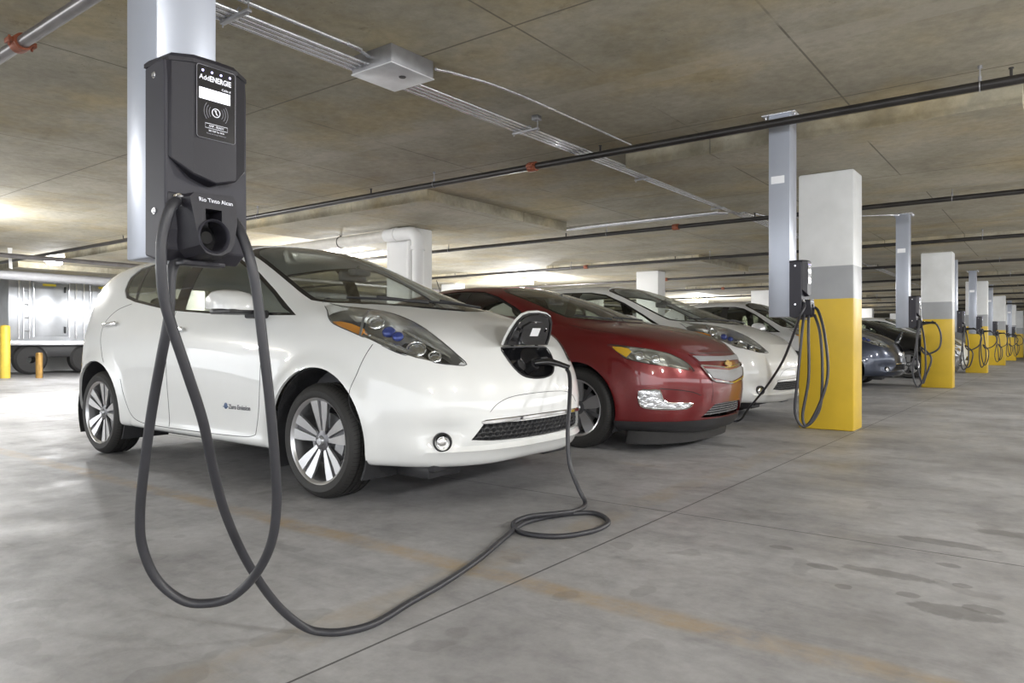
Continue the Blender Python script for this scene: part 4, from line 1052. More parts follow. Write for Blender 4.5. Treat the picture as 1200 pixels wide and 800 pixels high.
    if emblem:
        h = on(0, .685, .020); mb = MB()
        bt = [(-.075, -.010), (-.060, .016), (-.026, .016), (-.026, .032), (.030, .032), (.030, .016), (.078, .016), (.062, -.014), (.026, -.014), (.026, -.030), (-.030, -.030), (-.030, -.012)]
        t = rotm((0, 1, 0), (.93, 0, .36)).to_4x4(); t = Matrix.Translation(h) @ t
        mb.prism([t @ Vector((a, b, 0)) for a, b in bt], (-.006, 0, 0), (.004, 0, .001)); mb.build('emblem', 'gold', gb, 20)
    # lower grille slats and black lip
    mb = MB()
    for k, z in enumerate((.285, .305, .325, .345, .363)):
        e = .43 - (z - .272) * 1.35
        P = [on(y, z, -.022) for y in np.linspace(-e, e, 15)]; mb.tube([p for p in P if p], .0062, 6)
    for y in (-.26, -.09, .09, .26): mb.tube([on(y, .268, -.03), on(y, .37, -.03)], .005, 6)
    lg = mb.build('lower_grille', 'slat', car, 50)
    mb = MB(); Pa = [on(y, .262, -.06) for y in np.linspace(-.45, .45, 15)]; Pb = [on(y, .38, -.06) for y in np.linspace(-.45, .45, 15)]
    for i in range(14): mb.bm.faces.new([mb.bm.verts.new(v) for v in (Pa[i], Pa[i + 1], Pb[i + 1], Pb[i])])
    mb.build('grille_backing', 'liner', lg, 60)
    mb = MB(); mb.box((.36, -1, .10), (1.2, 1, .252)); lip = boolean(offset_shell(skin, .006, .012), mb.mesh('b'), 'INTERSECT'); link_mesh('front_lip', lip, 'trim', car, 30)
    mb = MB(); R1, R2 = [], []
    for a in np.linspace(-80, 80, 33):
        a = math.radians(a); e = 2 / 2.6; x = .30 + .53 * math.cos(a) ** e; y = .80 * abs(math.sin(a)) ** e * (1 if a > 0 else -1); R1.append((x, y)); R2.append((x - .012, y * .985))
    A = [mb.bm.verts.new((x, y, .17)) for x, y in R1]; B = [mb.bm.verts.new((x - .015, y, .065)) for x, y in R1]; Cc = [mb.bm.verts.new((x - .015, y, .065)) for x, y in R2]; D = [mb.bm.verts.new((x, y, .17)) for x, y in R2]
    for i in range(len(A) - 1):
        for p, q in ((A, B), (B, Cc), (Cc, D), (D, A)): mb.bm.faces.new((p[i], p[i + 1], q[i + 1], q[i]))
    mb.build('air_dam', 'rubber', car, 40)
    mb = MB()
    for s in (-1, 1):
        L = lambda pts: seam_tube(mb, bv, [(x, s * 1.3, z) for x, z in pts], (0, -s, 0))
        L([(-.50, .24), (-.46, .5), (-.47, .75), (-.55, 1.0)]); L([(-1.45, 1.03), (-1.46, .6), (-1.44, .25)]); L([(-2.3, 1.07), (-2.4, .9), (-2.3, .66)])
        seam_tube(mb, bv, [(2, s * .77, .512), (2, s * .66, .500), (2, s * .55, .480), (2, s * .47, .452)], (-1, 0, 0), .0035)  # bumper crease above the fog lamp: its shade drawn as a dark line
        seam_tube(mb, bv, [(.55, s * .78, 1.5), (.20, s * .765, 1.5), (-.15, s * .74, 1.5)], (0, 0, -1))
        seam_tube(mb, bv, [(2, s * .50, .775), (2, s * .44, .70), (2, s * .345, .575), (2, s * .33, .46), (2, s * .34, .385)], (-1, 0, 0))
        O = HL if s < 0 else my(HL); mb.tube([Vector(p) for p in cr(O, 3, True)], .003, 6, closed=True)
    seam_tube(mb, bv, [(.86, y, 1.5) for y in ()] or [(2, y, .785) for y in np.linspace(-.48, .48, 11)], (-1, 0, 0), .003)
    mb.build('panel_line', 'trim', car, 50)
    for s in (-1, 1):
        mb = MB(); mb.box((-.97, s * .90, .985), (-.78, s * 1.09, 1.10), .045, seg=4); mi = mb.build('side_mirror', paint, car, 60)
        mb = MB(); mb.box((-.88, s * .79, .97), (-.78, s * .93, 1.02), .015); mb.build('mirror_base', 'trim', mi, 40)
        for x in (-1.28, -2.15):
            h, n = cast(bv, (x, s * 1.4, .90), (0, -s, 0)); mb = MB(); mb.box((h.x - .09, h.y + n.y * .03 - .008, h.z - .012), (h.x + .09, h.y + n.y * .03 + .008, h.z + .012), .007, seg=3)
            for k in (-.07, .07): mb.box((h.x + k - .01, min(h.y, h.y + n.y * .03), h.z - .008), (h.x + k + .01, max(h.y, h.y + n.y * .03), h.z + .008))
            mb.build('door_handle', 'chrome' if emblem else paint, car, 40)
    mb = MB()
    for pts in (((.05, -.36), (-.08, -.50), (-.20, -.575)), ((.11, .10), (.08, -.12), (.03, -.30))):
        P = [cast(bv, (v.x, v.y, 2), (0, 0, -1))[0] + Vector((0, 0, .016)) for v in cr([(x, y, 0) for x, y in pts], 4)]; mb.tube(P, .008, 6)
    mb.build('wiper', 'trim', car, 40)
    mb = MB(); h, n = cast(bv, (-2.3, .0, 2), (0, 0, -1)); mb.tube([h, h + Vector((-.09, 0, .20))], .004, 6); mb.cyl(h - Vector((0, 0, .005)), h + Vector((0, 0, .02)), .018, .010, 12); mb.build('antenna', 'trim', car)
    wheel_liner(car, ((0, .335), (-2.685, .335)), .375, .86, .50)
    put_wheels(car, SEDAN_WHEEL, ((0, -1), (0, 1), (-2.685, -1), (-2.685, 1)), .770, .334)
    common_interior(car, dict(seats=((-1.25, -.36), (-1.25, .36), (-2.05, -.34), (-2.05, .34)), dash=-.30, dash_z=.97, floor=(-3.2, .70), mirror=(-.78, 1.27), seat='seat', seat_z=.0))
    return car
# ------------------------------------------------------------ the setting
mb = MB(); mb.box((-24, -8, -.2), (14, 62, 0)); tag(mb.build('floor', 'floor'), kind='structure')
mb = MB(); mb.box((-24, -8, ZC), (14, 62, ZC + .2))
COLX = (-1.86, -7.89, -14.3, -20.7); COLY = (-.45, 7.80, 15.94, 24.1, 32.3, 40.5, 48.7)
DROPS = []
for x in COLX:
    for y in COLY:
        x0, x1, y0, y1 = (x - 1.50, x + 1.65, y - 1.55, y + 1.50) if x > -5 else (x - 2.0, x + 1.87, y - 1.55, y + 1.50)
        if y < 2 and x > -5: continue
        mb.box((x0, y0, ZD), (x1, y1, ZC + .01)); DROPS.append((x0, x1, y0, y1))
tag(mb.build('ceiling', 'drop', smooth=None), kind='structure')
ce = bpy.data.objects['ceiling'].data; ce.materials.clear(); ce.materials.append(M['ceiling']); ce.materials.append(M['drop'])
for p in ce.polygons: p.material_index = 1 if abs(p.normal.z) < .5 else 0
mb = MB(); mb.box((-24.2, -8, 0), (-24, 62, ZC)); tag(mb.build('wall_left', 'wall'), kind='structure')
mb = MB(); mb.box((-24, 62, 0), (14, 62.2, ZC)); tag(mb.build('wall_back', 'wall'), kind='structure')
mb = MB(); mb.box((14, -8, 0), (14.2, 62, ZC * .45)); tag(mb.build('wall_right', 'wall'), kind='structure')

# columns
where = {(0, 1): 'front concrete column painted white, grey and yellow, beside the second charging post',
         (0, 2): 'second yellow-based concrete column, with a dark hatchback nose at its left',
         (0, 3): 'third yellow-based concrete column down the row, behind a grey hanging post',
         (0, 4): 'fourth yellow-based concrete column down the row',
         (0, 5): 'fifth yellow-based concrete column down the row, small in the distance',
         (0, 6): 'farthest yellow-based concrete column at the end of the row',
         (1, 1): 'white concrete column with a white drain pipe elbow, seen over the red car roof',
         (1, 2): 'white concrete column seen above the second white hatchback'}
for i, x in enumerate(COLX):
    for j, y in enumerate(COLY):
        if y < 2 or (i == 3 and j == 1): continue
        hx, hy = (.26, .19) if i == 0 else (.29, .20)
        mb = MB(); mb.box((x - hx, y - hy, 0), (x + hx, y + hy, ZD), .018, seg=2)
        o = mb.build('concrete_column', 'column' if i == 0 else 'white_column', smooth=30)
        lab = where.get((i, j)) or 'white concrete column standing deep in the parking bays, row %s from the aisle, beyond the parked cars' % ('two', 'three', 'four')[i - 1]
        tag(o, lab, 'column', 'concrete columns' if i == 0 else 'white columns in the bays')

# grey steel posts hanging from the slab, a charging station on each
POSTS = [(-1.655, .90, .145, .15), (-1.70, 5.96, .165, .19), (-1.70, 11.6, .165, .19), (-1.70, 17.6, .165, .19), (-1.70, 21.95, .165, .19), (-1.70, 27.6, .165, .19), (-1.70, 33.6, .165, .19), (-1.70, 39.0, .165, .19)]
WHICH = ['nearest', 'second', 'third', 'fourth', 'fifth', 'sixth', 'seventh', 'farthest']
def make_post(px, py, dx, dy, k):
    p = empty('hanging_post', (px - dx / 2, py, ZC))
    mb = MB(); zb = 1.075; h, q = dx / 2, dy / 2
    zt = -.001
    mb.box((-h, -q, zb - ZC), (h, q, zt), .006)
    mb.build('post_body', 'post', p, 30)
    mb = MB(); mb.box((-h - .05, -q - .03, -.014), (h + .05, q + .03, -.001), .002)
    for sx in (-1, 1):
        for sy in (-1, 1): mb.cyl((sx * (h + .03), sy * q * .7, -.012), (sx * (h + .03), sy * q * .7, -.035), .009, seg=8)
    mb.build('ceiling_plate', 'galv', p, 30)
    mb = MB(); mb.box((-h + .02, -q - .0015, -.56), (h - .04, -q + .001, -.50)); mb.build('label_plate', 'tag', p)
    tag(p, {0: 'nearest grey steel post hanging from the ceiling with the large charging station', 1: 'grey hanging steel post just left of the front yellow column', 2: 'grey hanging steel post just left of the second yellow column'}.get(k, '%s grey hanging steel post along the row of charging stations' % WHICH[k]), 'post', 'hanging steel posts')
    return p
def make_station():
    st = empty('charging_station')
    mb = MB()   # back plate: open-fronted tray with a sloping lower end
    P = [(0, 1.075), (0, 1.500), (.055, 1.508), (.088, 1.505), (.092, 1.46), (.094, 1.13), (.085, 1.085), (.05, 1.062)]
    mb.prism([(x, 0, z) for x, z in P], (0, -.100, 0), (0, .100, 0)); mb2 = mb.mesh('bp')
    o = link_mesh('backplate', mb2, 'charger_side', st); md = o.modifiers.new('b', 'BEVEL'); md.width = .005; md.segments = 2
    mb = MB()
    mb.bm.free()
    for z in (1.475, 1.172):
        mb = MB(); mb.cyl((.045, -.1015, z), (.045, -.099, z), .0075, seg=16); mb.cyl((.045, -.1045, z), (.045, -.1015, z), .0048, seg=6); mb.build('screw', 'galv', o, 30)
    # cover with bevelled flanks and a pointed lower edge
    sec = [(.080, -.0985, 1.292), (.098, -.092, 1.285), (.124, -.052, 1.252), (.127, 0, 1.238), (.124, .052, 1.252), (.098, .092, 1.285), (.080, .0985, 1.292)]
    mb = MB(); T = [mb.bm.verts.new((x, y, 1.508)) for x, y, z in sec]; B = [mb.bm.verts.new((x, y, z)) for x, y, z in sec]
    L2 = [mb.bm.verts.new((.085, y * .8, z - .012 if abs(y) > .06 else z - .004)) for x, y, z in sec]
    for i in range(6): mb.bm.faces.new((T[i], T[i + 1], B[i + 1], B[i])); mb.bm.faces.new((B[i], B[i + 1], L2[i + 1], L2[i]))
    mb.bm.faces.new(T); mb.bm.faces.new([T[0], B[0], L2[0], L2[-1], B[-1], T[-1]])
    cv = mb.build('cover', 'charger', st, 25); md = cv.modifiers.new('b', 'BEVEL'); md.width = .0035; md.segments = 2; md.limit_method = 'ANGLE'
    mb = MB(); T2 = [(.0, -.1015), (.098, -.095), (.127, -.054), (.130, 0), (.127, .054), (.098, .095), (.0, .1015)]
    A = [mb.bm.verts.new((x, y, 1.500)) for x, y in T2]; B = [mb.bm.verts.new((x, y, 1.509)) for x, y in T2]; C2 = [mb.bm.verts.new((x * .93, y * .9, 1.520)) for x, y in T2]
    for i in range(7):
        j = (i + 1) % 7; mb.bm.faces.new((A[i], A[j], B[j], B[i])); mb.bm.faces.new((B[i], B[j], C2[j], C2[i]))
    mb.bm.faces.new(A); mb.bm.faces.new(C2); cap = mb.build('top_cap', 'charger', cv, 25)
    # display film: front plane from y -.045 to .045
    FX = .1262
    mb = MB(); rr = .006; pts = []
    for cy_, cz_, a0 in ((.041, 1.494, 0), (-.041, 1.494, 90), (-.041, 1.343, 180), (.041, 1.343, 270)):
        for a in range(0, 91, 30): t = math.radians(a0 + a); pts.append((FX, cy_ + math.cos(t) * rr, cz_ + math.sin(t) * rr))
    mb.prism(pts, (0, 0, 0), (.0022, 0, 0)); pn = mb.build('control_panel', 'panel', cv, 30)
    mb = MB(); mb.tube([Vector(p) + Vector((.0022, 0, 0)) for p in pts], .0006, 4, closed=True); mb.build('panel_outline', 'grey_text', pn)
    X1_ = FX + .0024; RT = rotm((0, 1, 0), (1, 0, 0))
    mb = MB()
    for y in (-.033, -.011, .011, .033): mb.cyl((X1_ - .001, y, 1.488), (X1_ + .0006, y, 1.488), .0027, seg=14)
    mb.build('status_led', 'led', pn)
    mb = MB(); mb.box((X1_ - .001, -.0415, 1.4245), (X1_ + .0006, .0335, 1.4490)); mb.build('display', 'lcd', pn)
    text_obj('lettering', 'Add', .0155, 'white_text', pn, Vector((X1_, -.0290, 1.4725)), RT, extrude=.0003, bold=.0001, sx=.95)
    text_obj('lettering', 'ENERGIE', .0170, 'white_text', pn, Vector((X1_, .0098, 1.4725)), RT, extrude=.0003, bold=.0004, sx=.80)
    text_obj('lettering', 'Cable #', .0070, 'white_text', pn, Vector((X1_, .024, 1.4555)), RT, extrude=.0003)
    mb = MB(); c0 = Vector((X1_, -.001, 1.399))
    def arc(r, a0, a1, t=.0006): mb.tube([c0 + Vector((0, math.cos(math.radians(a)) * r, math.sin(math.radians(a)) * r)) for a in np.linspace(a0, a1, 12)], t, 4)
    mb.tube([c0 + Vector((0, math.cos(a) * .0095, math.sin(a) * .0095)) for a in [2 * PI * i / 24 for i in range(24)]], .0010, 5, closed=True)
    mb.prism([c0 + Vector((0, a, b)) for a, b in ((-.0045, .0055), (.0005, .0055), (.0008, .001), (.0045, -.0058), (0, -.0035), (-.0012, .0005))], (0, 0, 0), (.0006, 0, 0))
    mb.build('reader_symbol', 'white_text', pn)
    for a0 in (-38, 142):
        mb = MB()
        for r in (.017, .023, .029): arc(r, a0, a0 + 76)
        mb.build('wave_marks', 'grey_text', pn)
    mb = MB(); mb.tube([Vector((X1_, a, b)) for a, b in ((-.027, 1.3715), (.027, 1.3715), (.027, 1.3615), (-.027, 1.3615))], .0006, 4, closed=True); mb.build('frame_mark', 'white_text', pn)
    text_obj('lettering', 'AMP - READY', .0062, 'white_text', pn, Vector((X1_, 0, 1.3665)), RT, extrude=.0003)
    text_obj('lettering', '855 728 Tac 3636', .0052, 'white_text', pn, Vector((X1_, 0, 1.3560)), RT, extrude=.0003)
    text_obj('lettering', 'Réseau de charge Addénergie', .0040, 'grey_text', pn, Vector((X1_, 0, 1.3495)), RT, extrude=.0003)
    # holster: wedge with a round socket and a slot above it
    o2 = [(-.066, 1.206), (.026, 1.212), (.034, 1.200), (.034, 1.150), (.026, 1.100), (.016, 1.083), (-.004, 1.073), (-.024, 1.071), (-.042, 1.076), (-.056, 1.092), (-.061, 1.112), (-.076, 1.196)]
    mb = MB(); F = [mb.bm.verts.new((.158 if z < 1.19 else .152, y, z)) for y, z in o2]; Bk = [mb.bm.verts.new((.086, y * (1.0 if z > 1.19 else 1.12) + (.02 if y > 0 else -.004), z + (.002 if z > 1.19 else -.008))) for y, z in o2]
    for i in range(len(F)): j = (i + 1) % len(F); mb.bm.faces.new((F[i], F[j], Bk[j], Bk[i]))
    mb.bm.faces.new(F); mb.bm.faces.new(Bk[::-1]); hm_ = mb.mesh('hol')
    cut = MB(); cut.cyl((.10, -.022, 1.114), (.2, -.022, 1.114), .034, seg=40); c1 = cut.mesh('c'); cut = MB(); cut.box((.10, -.041, 1.12), (.2, -.003, 1.174)); c2 = cut.mesh('c')
    hm_ = boolean(boolean(hm_, c1), c2); hl = link_mesh('holster', hm_, 'charger', st, 25)
    mb = MB(); mb.lathe([(.033, .150), (.037, .150), (.0385, .158), (.036, .162), (.033, .158)], 40, 'x', closed=True); 
    bmesh.ops.translate(mb.bm, verts=mb.bm.verts, vec=(0, -.022, 1.114)); mb.build('socket_ring', 'charger_side', hl, 40)
    mb = MB(); mb.cyl((.100, -.022, 1.114), (.104, -.022, 1.114), .033, seg=32); mb.cyl((.104, -.022, 1.114), (.125, -.022, 1.114), .014, seg=20); mb.build('socket_back', 'gloss_black', hl)
    text_obj('lettering', 'Rio Tinto Alcan', .0145, 'white_text', hl, Vector((.1545, -.016, 1.1925)), rotm((0, 1, 0), (.94, 0, .34)), extrude=.0003, bold=0.0, sx=.88)
    # cable gland on the left of the holster
    mb = MB(); mb.cyl((.088, -.072, 1.193), (.104, -.074, 1.193), .016, .016, 8); mb.cyl((.10, -.074, 1.193), (.118, -.076, 1.190), .013, .012, 16)
    for a in range(6): t = a * PI / 3; mb.cyl((.104, -.074 + math.cos(t) * .011, 1.193 + math.sin(t) * .011), (.110, -.074 + math.cos(t) * .011, 1.193 + math.sin(t) * .011), .0035, seg=6)
    mb.build('cable_gland', 'chrome', st, 40)
    mb = MB(); mb.box((.060, -.062, 1.052), (.100, .040, 1.064), .003); mb.build('bottom_tray', 'charger', st, 30)
    mb = MB(); mb.box((.03, -.096, 1.18), (.0955, -.05, 1.212), .004); mb.build('gland_recess', 'charger', st, 30)
    return st
station0 = make_station()
STATIONS = []
for k, (px, py, dx, dy) in enumerate(POSTS):
    make_post(px, py, dx, dy, k)
    st = station0 if k == 0 else copy_tree(station0)
    st.location = (px - .002, py, 0.0)
    tag(st, {0: 'large near charging station, black, with a lit white display and cables hanging beneath', 1: 'black charging station on the post left of the front yellow column',
             2: 'black charging station with bunched cables left of the second yellow column'}.get(k, '%s black charging station down the row' % WHICH[k]), 'charging station', 'charging stations')
    STATIONS.append(st)

# cables: world points
CR = .0118
def cable(k, paths, r=CR):
    st = STATIONS[k]; base = Vector(st.location)
    out = []
    for P in paths:
        mb = MB(); mb.tube([p - base for p in cr(P, 8)], r, 12); out.append(mb.build('cable', 'cable', st, 60))
    return out
def gun(parent_obj, origin, p, d, up):
    """connector handle: p = tip, d = pointing direction"""
    p, d, up = Vector(p) - origin, Vector(d).normalized(), Vector(up)
    up = (up - d * up.dot(d)).normalized()
    mb = MB(); mb.cyl(p, p - d * .055, .022, .024, 24); mb.tube([p - d * .05, p - d * .09 - up * .004, p - d * .14 - up * .022, p - d * .20 - up * .052], [.024, .023, .017, .015], 12)
    mb.box((-.010, -.006, -.02), (.010, .006, .02), .003, mat=Matrix.Translation(p - d * .06 + up * .024) @ d.to_track_quat('Z', 'Y').to_matrix().to_4x4())
    o = mb.build('charging_plug', 'gloss_black', parent_obj, 50); return o, p - d * .20 - up * .052 + origin
NEAR_RUN = [(-1.541, .814, 1.188), (-1.530, .793, 1.165), (-1.535, .780, 1.109), (-1.538, .778, 1.054), (-1.544, .786, .982), (-1.55, .807, .914), (-1.56, .849, .807), (-1.589, .902, .693), (-1.645, .96, .568), (-1.696, 1.022, .444), (-1.74, 1.102, .309), (-1.774, 1.189, .187), (-1.79, 1.265, .096), (-1.785, 1.335, .030), (-1.750, 1.375, .0125), (-1.702, 1.420, .0125), (-1.68, 1.515, .0125), (-1.721, 1.703, .0125), (-1.763, 1.915, .0125), (-1.841, 2.199, .0125), (-1.951, 2.505, .0125), (-2.035, 2.759, .0125), (-2.02, 2.937, .0125), (-1.964, 3.068, .0125), (-1.881, 3.154, .0125), (-1.776, 3.1, .0125), (-1.712, 3.004, .0125), (-1.703, 2.855, .0125), (-1.764, 2.7, .0125), (-1.869, 2.638, .0125), (-1.977, 2.647, .0125), (-2.048, 2.709, .026), (-2.040, 2.826, .036), (-1.965, 2.96, .036), (-1.961, 3.119, .020), (-2.018, 3.304, .014), (-2.073, 3.323, .086), (-2.135, 3.334, .206), (-2.161, 3.352, .362), (-2.190, 3.413, .521), (-2.235, 3.492, .634)]
NEAR_LOOP = [(-1.606, .86, 1.09), (-1.609, .837, 1.035), (-1.613, .834, .942), (-1.647, .833, .841), (-1.704, .84, .719), (-1.759, .849, .581), (-1.808, .862, .459), (-1.834, .88, .366), (-1.836, .916, .275), (-1.805, .964, .215), (-1.766, 1.007, .201), (-1.7, 1.044, .222), (-1.633, 1.07, .288), (-1.567, 1.07, .379), (-1.531, 1.06, .482), (-1.508, 1.039, .592), (-1.492, 1.014, .738), (-1.486, .994, .86), (-1.487, .98, .969), (-1.489, .966, 1.048), (-1.503, .956, 1.107), (-1.53, .95, 1.153), (-1.575, .960, 1.175)]
org0 = Vector(STATIONS[0].location)
UPV = Vector((-.2, 0, 1))
tipd = Vector((-.74, -.60, -.12))
cN = cable(0, [NEAR_RUN + [(-2.285, 3.560, .690), (-2.320, 3.590, .716)], NEAR_LOOP])
gun(cN[0], org0, (-2.465, 3.465, .752), tipd, UPV)
# second station: one run to the red car's far side, two loops hanging
cable(1, [[(-1.600, 5.882, 1.190), (-1.585, 5.85, 1.15), (-1.603, 5.800, 1.08), (-1.69, 5.94, .945), (-1.91, 6.37, .70), (-2.27, 7.04, .43), (-2.60, 7.50, .17), (-2.80, 7.75, .0125), (-3.05, 7.62, .0125), (-3.22, 7.28, .0125), (-3.25, 7.05, .10), (-3.26, 6.93, .45), (-3.25, 6.86, .70)],
          [(-1.60, 5.90, 1.09), (-1.60, 5.84, .95), (-1.62, 5.80, .60), (-1.64, 5.80, .33), (-1.58, 5.82, .22), (-1.50, 5.84, .33), (-1.42, 5.87, .60), (-1.45, 5.93, .90), (-1.52, 6.00, 1.12), (-1.59, 6.03, 1.16)],
          [(-1.57, 5.92, 1.09), (-1.56, 5.87, .95), (-1.55, 5.84, .60), (-1.59, 5.82, .30), (-1.55, 5.83, .235), (-1.47, 5.86, .38), (-1.46, 5.88, .70), (-1.49, 5.93, .95), (-1.54, 5.97, 1.09)]], .011)
rnd = random.Random(3)
for k in range(2, len(POSTS)):
    px, py = POSTS[k][0], POSTS[k][1]; j = lambda a: rnd.uniform(-a, a)
    W = lambda pts: [(px + x, py + y, z) for x, y, z in pts]
    zb = .18 + abs(j(.12)); e = .02
    cs = cable(k, [W([(.115, -.075, 1.19), (.13, -.10, 1.12), (.10 + j(e), -.13, .85), (.06 + j(e), -.14, .45), (.12, -.12, zb), (.20 + j(e), -.10, .45), (.19 + j(e), -.08, .85), (.15, .0, 1.09)]),
                   W([(.10, -.03, 1.08), (.10, -.08, .95), (.13 + j(e), -.13, .55), (.17, -.11, zb + .06), (.23 + j(e), -.09, .40), (.26 + j(e), -.06, .65), (.14, -.02, .80), (.20, .0, .70), (.36 + j(e), .03, .78), (.40 + j(.04), .04, .95), (.34, .03, 1.10), (.27, .0, 1.165)])], .0125)
    gun(cs[1], Vector(STATIONS[k].location), (px + .12, py - .022, 1.114), (-.93, 0, -.35), (0, 0, 1))

# ------------------------------------------------------------ cars
leaf = build_hatch('white_paint'); leaf.location = (-3.30, 3.41, 0)
tag(leaf, 'nearest white electric hatchback, plugged in at the nose with its charge flap up', 'car', 'parked cars')
volt = build_sedan('red_paint'); volt.location = (-3.18, 5.93, 0)
tag(volt, 'dark red sedan parked between the two white hatchbacks', 'car', 'parked cars')
plain = build_hatch('white_paint', port_open=False, detail=False); plain.location = (-3.30, 8.40, 0)
tag(plain, 'white hatchback parked just beyond the red sedan, left of the front yellow column', 'car', 'parked cars')
def repaint(car, old, new):
    for o in car.children_recursive:
        if o.type != 'MESH': continue
        if any(s.material == M[old] for s in o.material_slots):
            o.data = o.data.copy()
            for i, m in enumerate(o.data.materials):
                if m == M[old]: o.data.materials[i] = M[new]
mini = copy_tree(plain); mini.location = (-3.50, 13.1, 0); mini.scale = (.78, .94, 1.0); repaint(mini, 'white_paint', 'silver_paint')
tag(mini, 'small silver-white car seen side-on behind the second white hatchback, only its windows and roof showing', 'car', 'parked cars')
blue = copy_tree(leaf); blue.location = (-3.34, 15.75, 0); repaint(blue, 'white_paint', 'blue_paint')
for o in list(blue.children_recursive):
    if o.name.startswith('badge') or o.name.startswith('badge_lettering'): bpy.data.objects.remove(o)
tag(blue, 'slate blue hatchback with an open round charge flap, left of the second yellow column', 'car', 'parked cars')
black = copy_tree(volt); black.location = (-2.88, 20.3, 0); repaint(black, 'red_paint', 'black_paint')
tag(black, 'black sedan whose front wheel shows behind the bunched cables of the third charging station', 'car', 'parked cars')
far = copy_tree(plain); far.location = (-2.95, 24.2, 0)
tag(far, 'small distant white car half hidden behind the second yellow column', 'car', 'parked cars')

# ------------------------------------------------------------ pipes
def hanger(mb, x, y, z, r):
    mb.cyl((x, y, z + r), (x, y, ZC), .005, seg=6); mb.cyl((x, y, z + r + .0), (x, y, z + r + .035), .010, seg=8)
    mb.tube([(x, y + math.cos(a) * (r + .004), z + math.sin(a) * (r + .004)) for a in [2 * PI * i / 14 for i in range(14)]], .004, 4, closed=True)
    mb.cyl((x, y, ZC - .02), (x, y, ZC), .014, seg=8)
def sprinkler(y, z, r, x0, x1, mat, coup, label, hx=()):
    mb = MB(); mb.cyl((x0, y, z), (x1, y, z), r, seg=20); p = mb.build('sprinkler_pipe', mat, smooth=40)
    tag(p, label, 'pipe', 'sprinkler pipes across the ceiling')
    for x in coup:
        mb = MB(); mb.lathe([(r, -.045), (r + .014, -.045), (r + .016, 0), (r + .014, .045), (r, .045)], 20, 'x', (x, y, z))
        for s in (-1, 1): mb.box((x - .035, y + s * (r + .024) - .014, z - .014), (x + .035, y + s * (r + .024) + .014, z + .014), .004); mb.cyl((x, y + s * (r + .022), z - .03), (x, y + s * (r + .022), z + .03), .007, seg=8)
        mb.build('pipe_coupling', 'rust', p, 40)
    for x in hx:
        mb = MB(); hanger(mb, x, y, z, r); mb.build('pipe_hanger', 'galv_dull', p, 40)
    for x in np.arange(x0 + 2.3, x1, 3.05):
        if abs(x) > 14: continue
        mb = MB(); mb.cyl((x, y, z + r - .004), (x, y, z + r + .045), .009, seg=8); mb.cyl((x, y, z + r + .045), (x, y, z + r + .052), .016, seg=10); mb.build('sprinkler_head', 'black_pipe', p, 40)
ords = ['second', 'third', 'fourth', 'fifth', 'sixth', 'seventh', 'eighth', 'ninth', 'tenth']
sprinkler(1.58, 2.58, .034, -23.9, 12, 'grey_pipe', (-4.72, 3.0), 'grey steel pipe with a rusty coupling crossing the top left corner', (-8.2, -1.2))
sprinkler(5.66, 2.565, .031, -23.9, 12, 'black_pipe', (-4.05, 1.8), 'near black sprinkler pipe passing in front of the second hanging post', (-5.35, -.42, -8.6, -12.0))
Y = 9.80; k = 0
while Y < 44:
    sprinkler(Y, 2.56 if k else 2.545, .030, -23.9, 12, 'black_pipe', (-4.45,) if k == 0 else (-8.5,), '%s black sprinkler pipe from the camera, running across under the ceiling' % ords[min(k, 8)], (-1.0, -5.6, -8.9))
    Y += 4.15; k += 1
def run_pipe(name, label, pts, r, mat, cat='pipe', group=None, seg=16, smoothn=0):
    mb = MB(); mb.tube(cr(pts, smoothn) if smoothn else pts, r, seg); return tag(mb.build(name, mat, smooth=50), label, cat, group)
# bundle of galvanised conduits towards the far end
XB = [(-3.375, 'outermost on the right'), (-3.422, 'second from the right'), (-3.469, 'second from the left'), (-3.516, 'leftmost')]
for i, (x, nm) in enumerate(XB):
    run_pipe('conduit', 'long galvanised conduit of the ceiling bundle passing the junction box, %s' % nm, [(x - .10, -3.0, 2.618), (x - .08, 3.0, 2.618), (x, 9.9, 2.618), (x + .0, 12.5, 2.618), (x, 26.0, 2.618)], .0115, 'galv', 'conduit', 'conduit bundle')
c = run_pipe('conduit', 'single galvanised conduit leaving the junction box on the right of the bundle', [(-3.44, 3.06, 2.66), (-3.40, 2.85, 2.665), (-3.41, 2.4, 2.668), (-3.42, -3.0, 2.668)], .0125, 'galv', 'conduit', 'conduits at the junction box', smoothn=6)
c = run_pipe('conduit', 'thin conduit from the far right side of the junction box along the slab', [(-3.22, 3.42, 2.645), (-3.20, 3.65, 2.668), (-3.14, 4.2, 2.68), (-3.12, 5.9, 2.68)], .0105, 'galv', 'conduit', smoothn=6)
run_pipe('conduit', 'pale conduit branching left from the bundle, beyond the drop panel', [(-3.56, 9.5, 2.618), (-3.75, 9.42, 2.618), (-4.0, 9.39, 2.615), (-7.5, 9.36, 2.615), (-14, 9.36, 2.615)], .030, 'galv', 'conduit', smoothn=5)
run_pipe('conduit', 'thin conduit with a bend running from the bundle towards the second hanging post', [(-3.34, 9.9, 2.64), (-3.25, 10.3, 2.64), (-3.0, 10.6, 2.64), (-1.9, 11.3, 2.66), (-1.85, 11.5, 2.67)], .010, 'galv', 'conduit', smoothn=5)
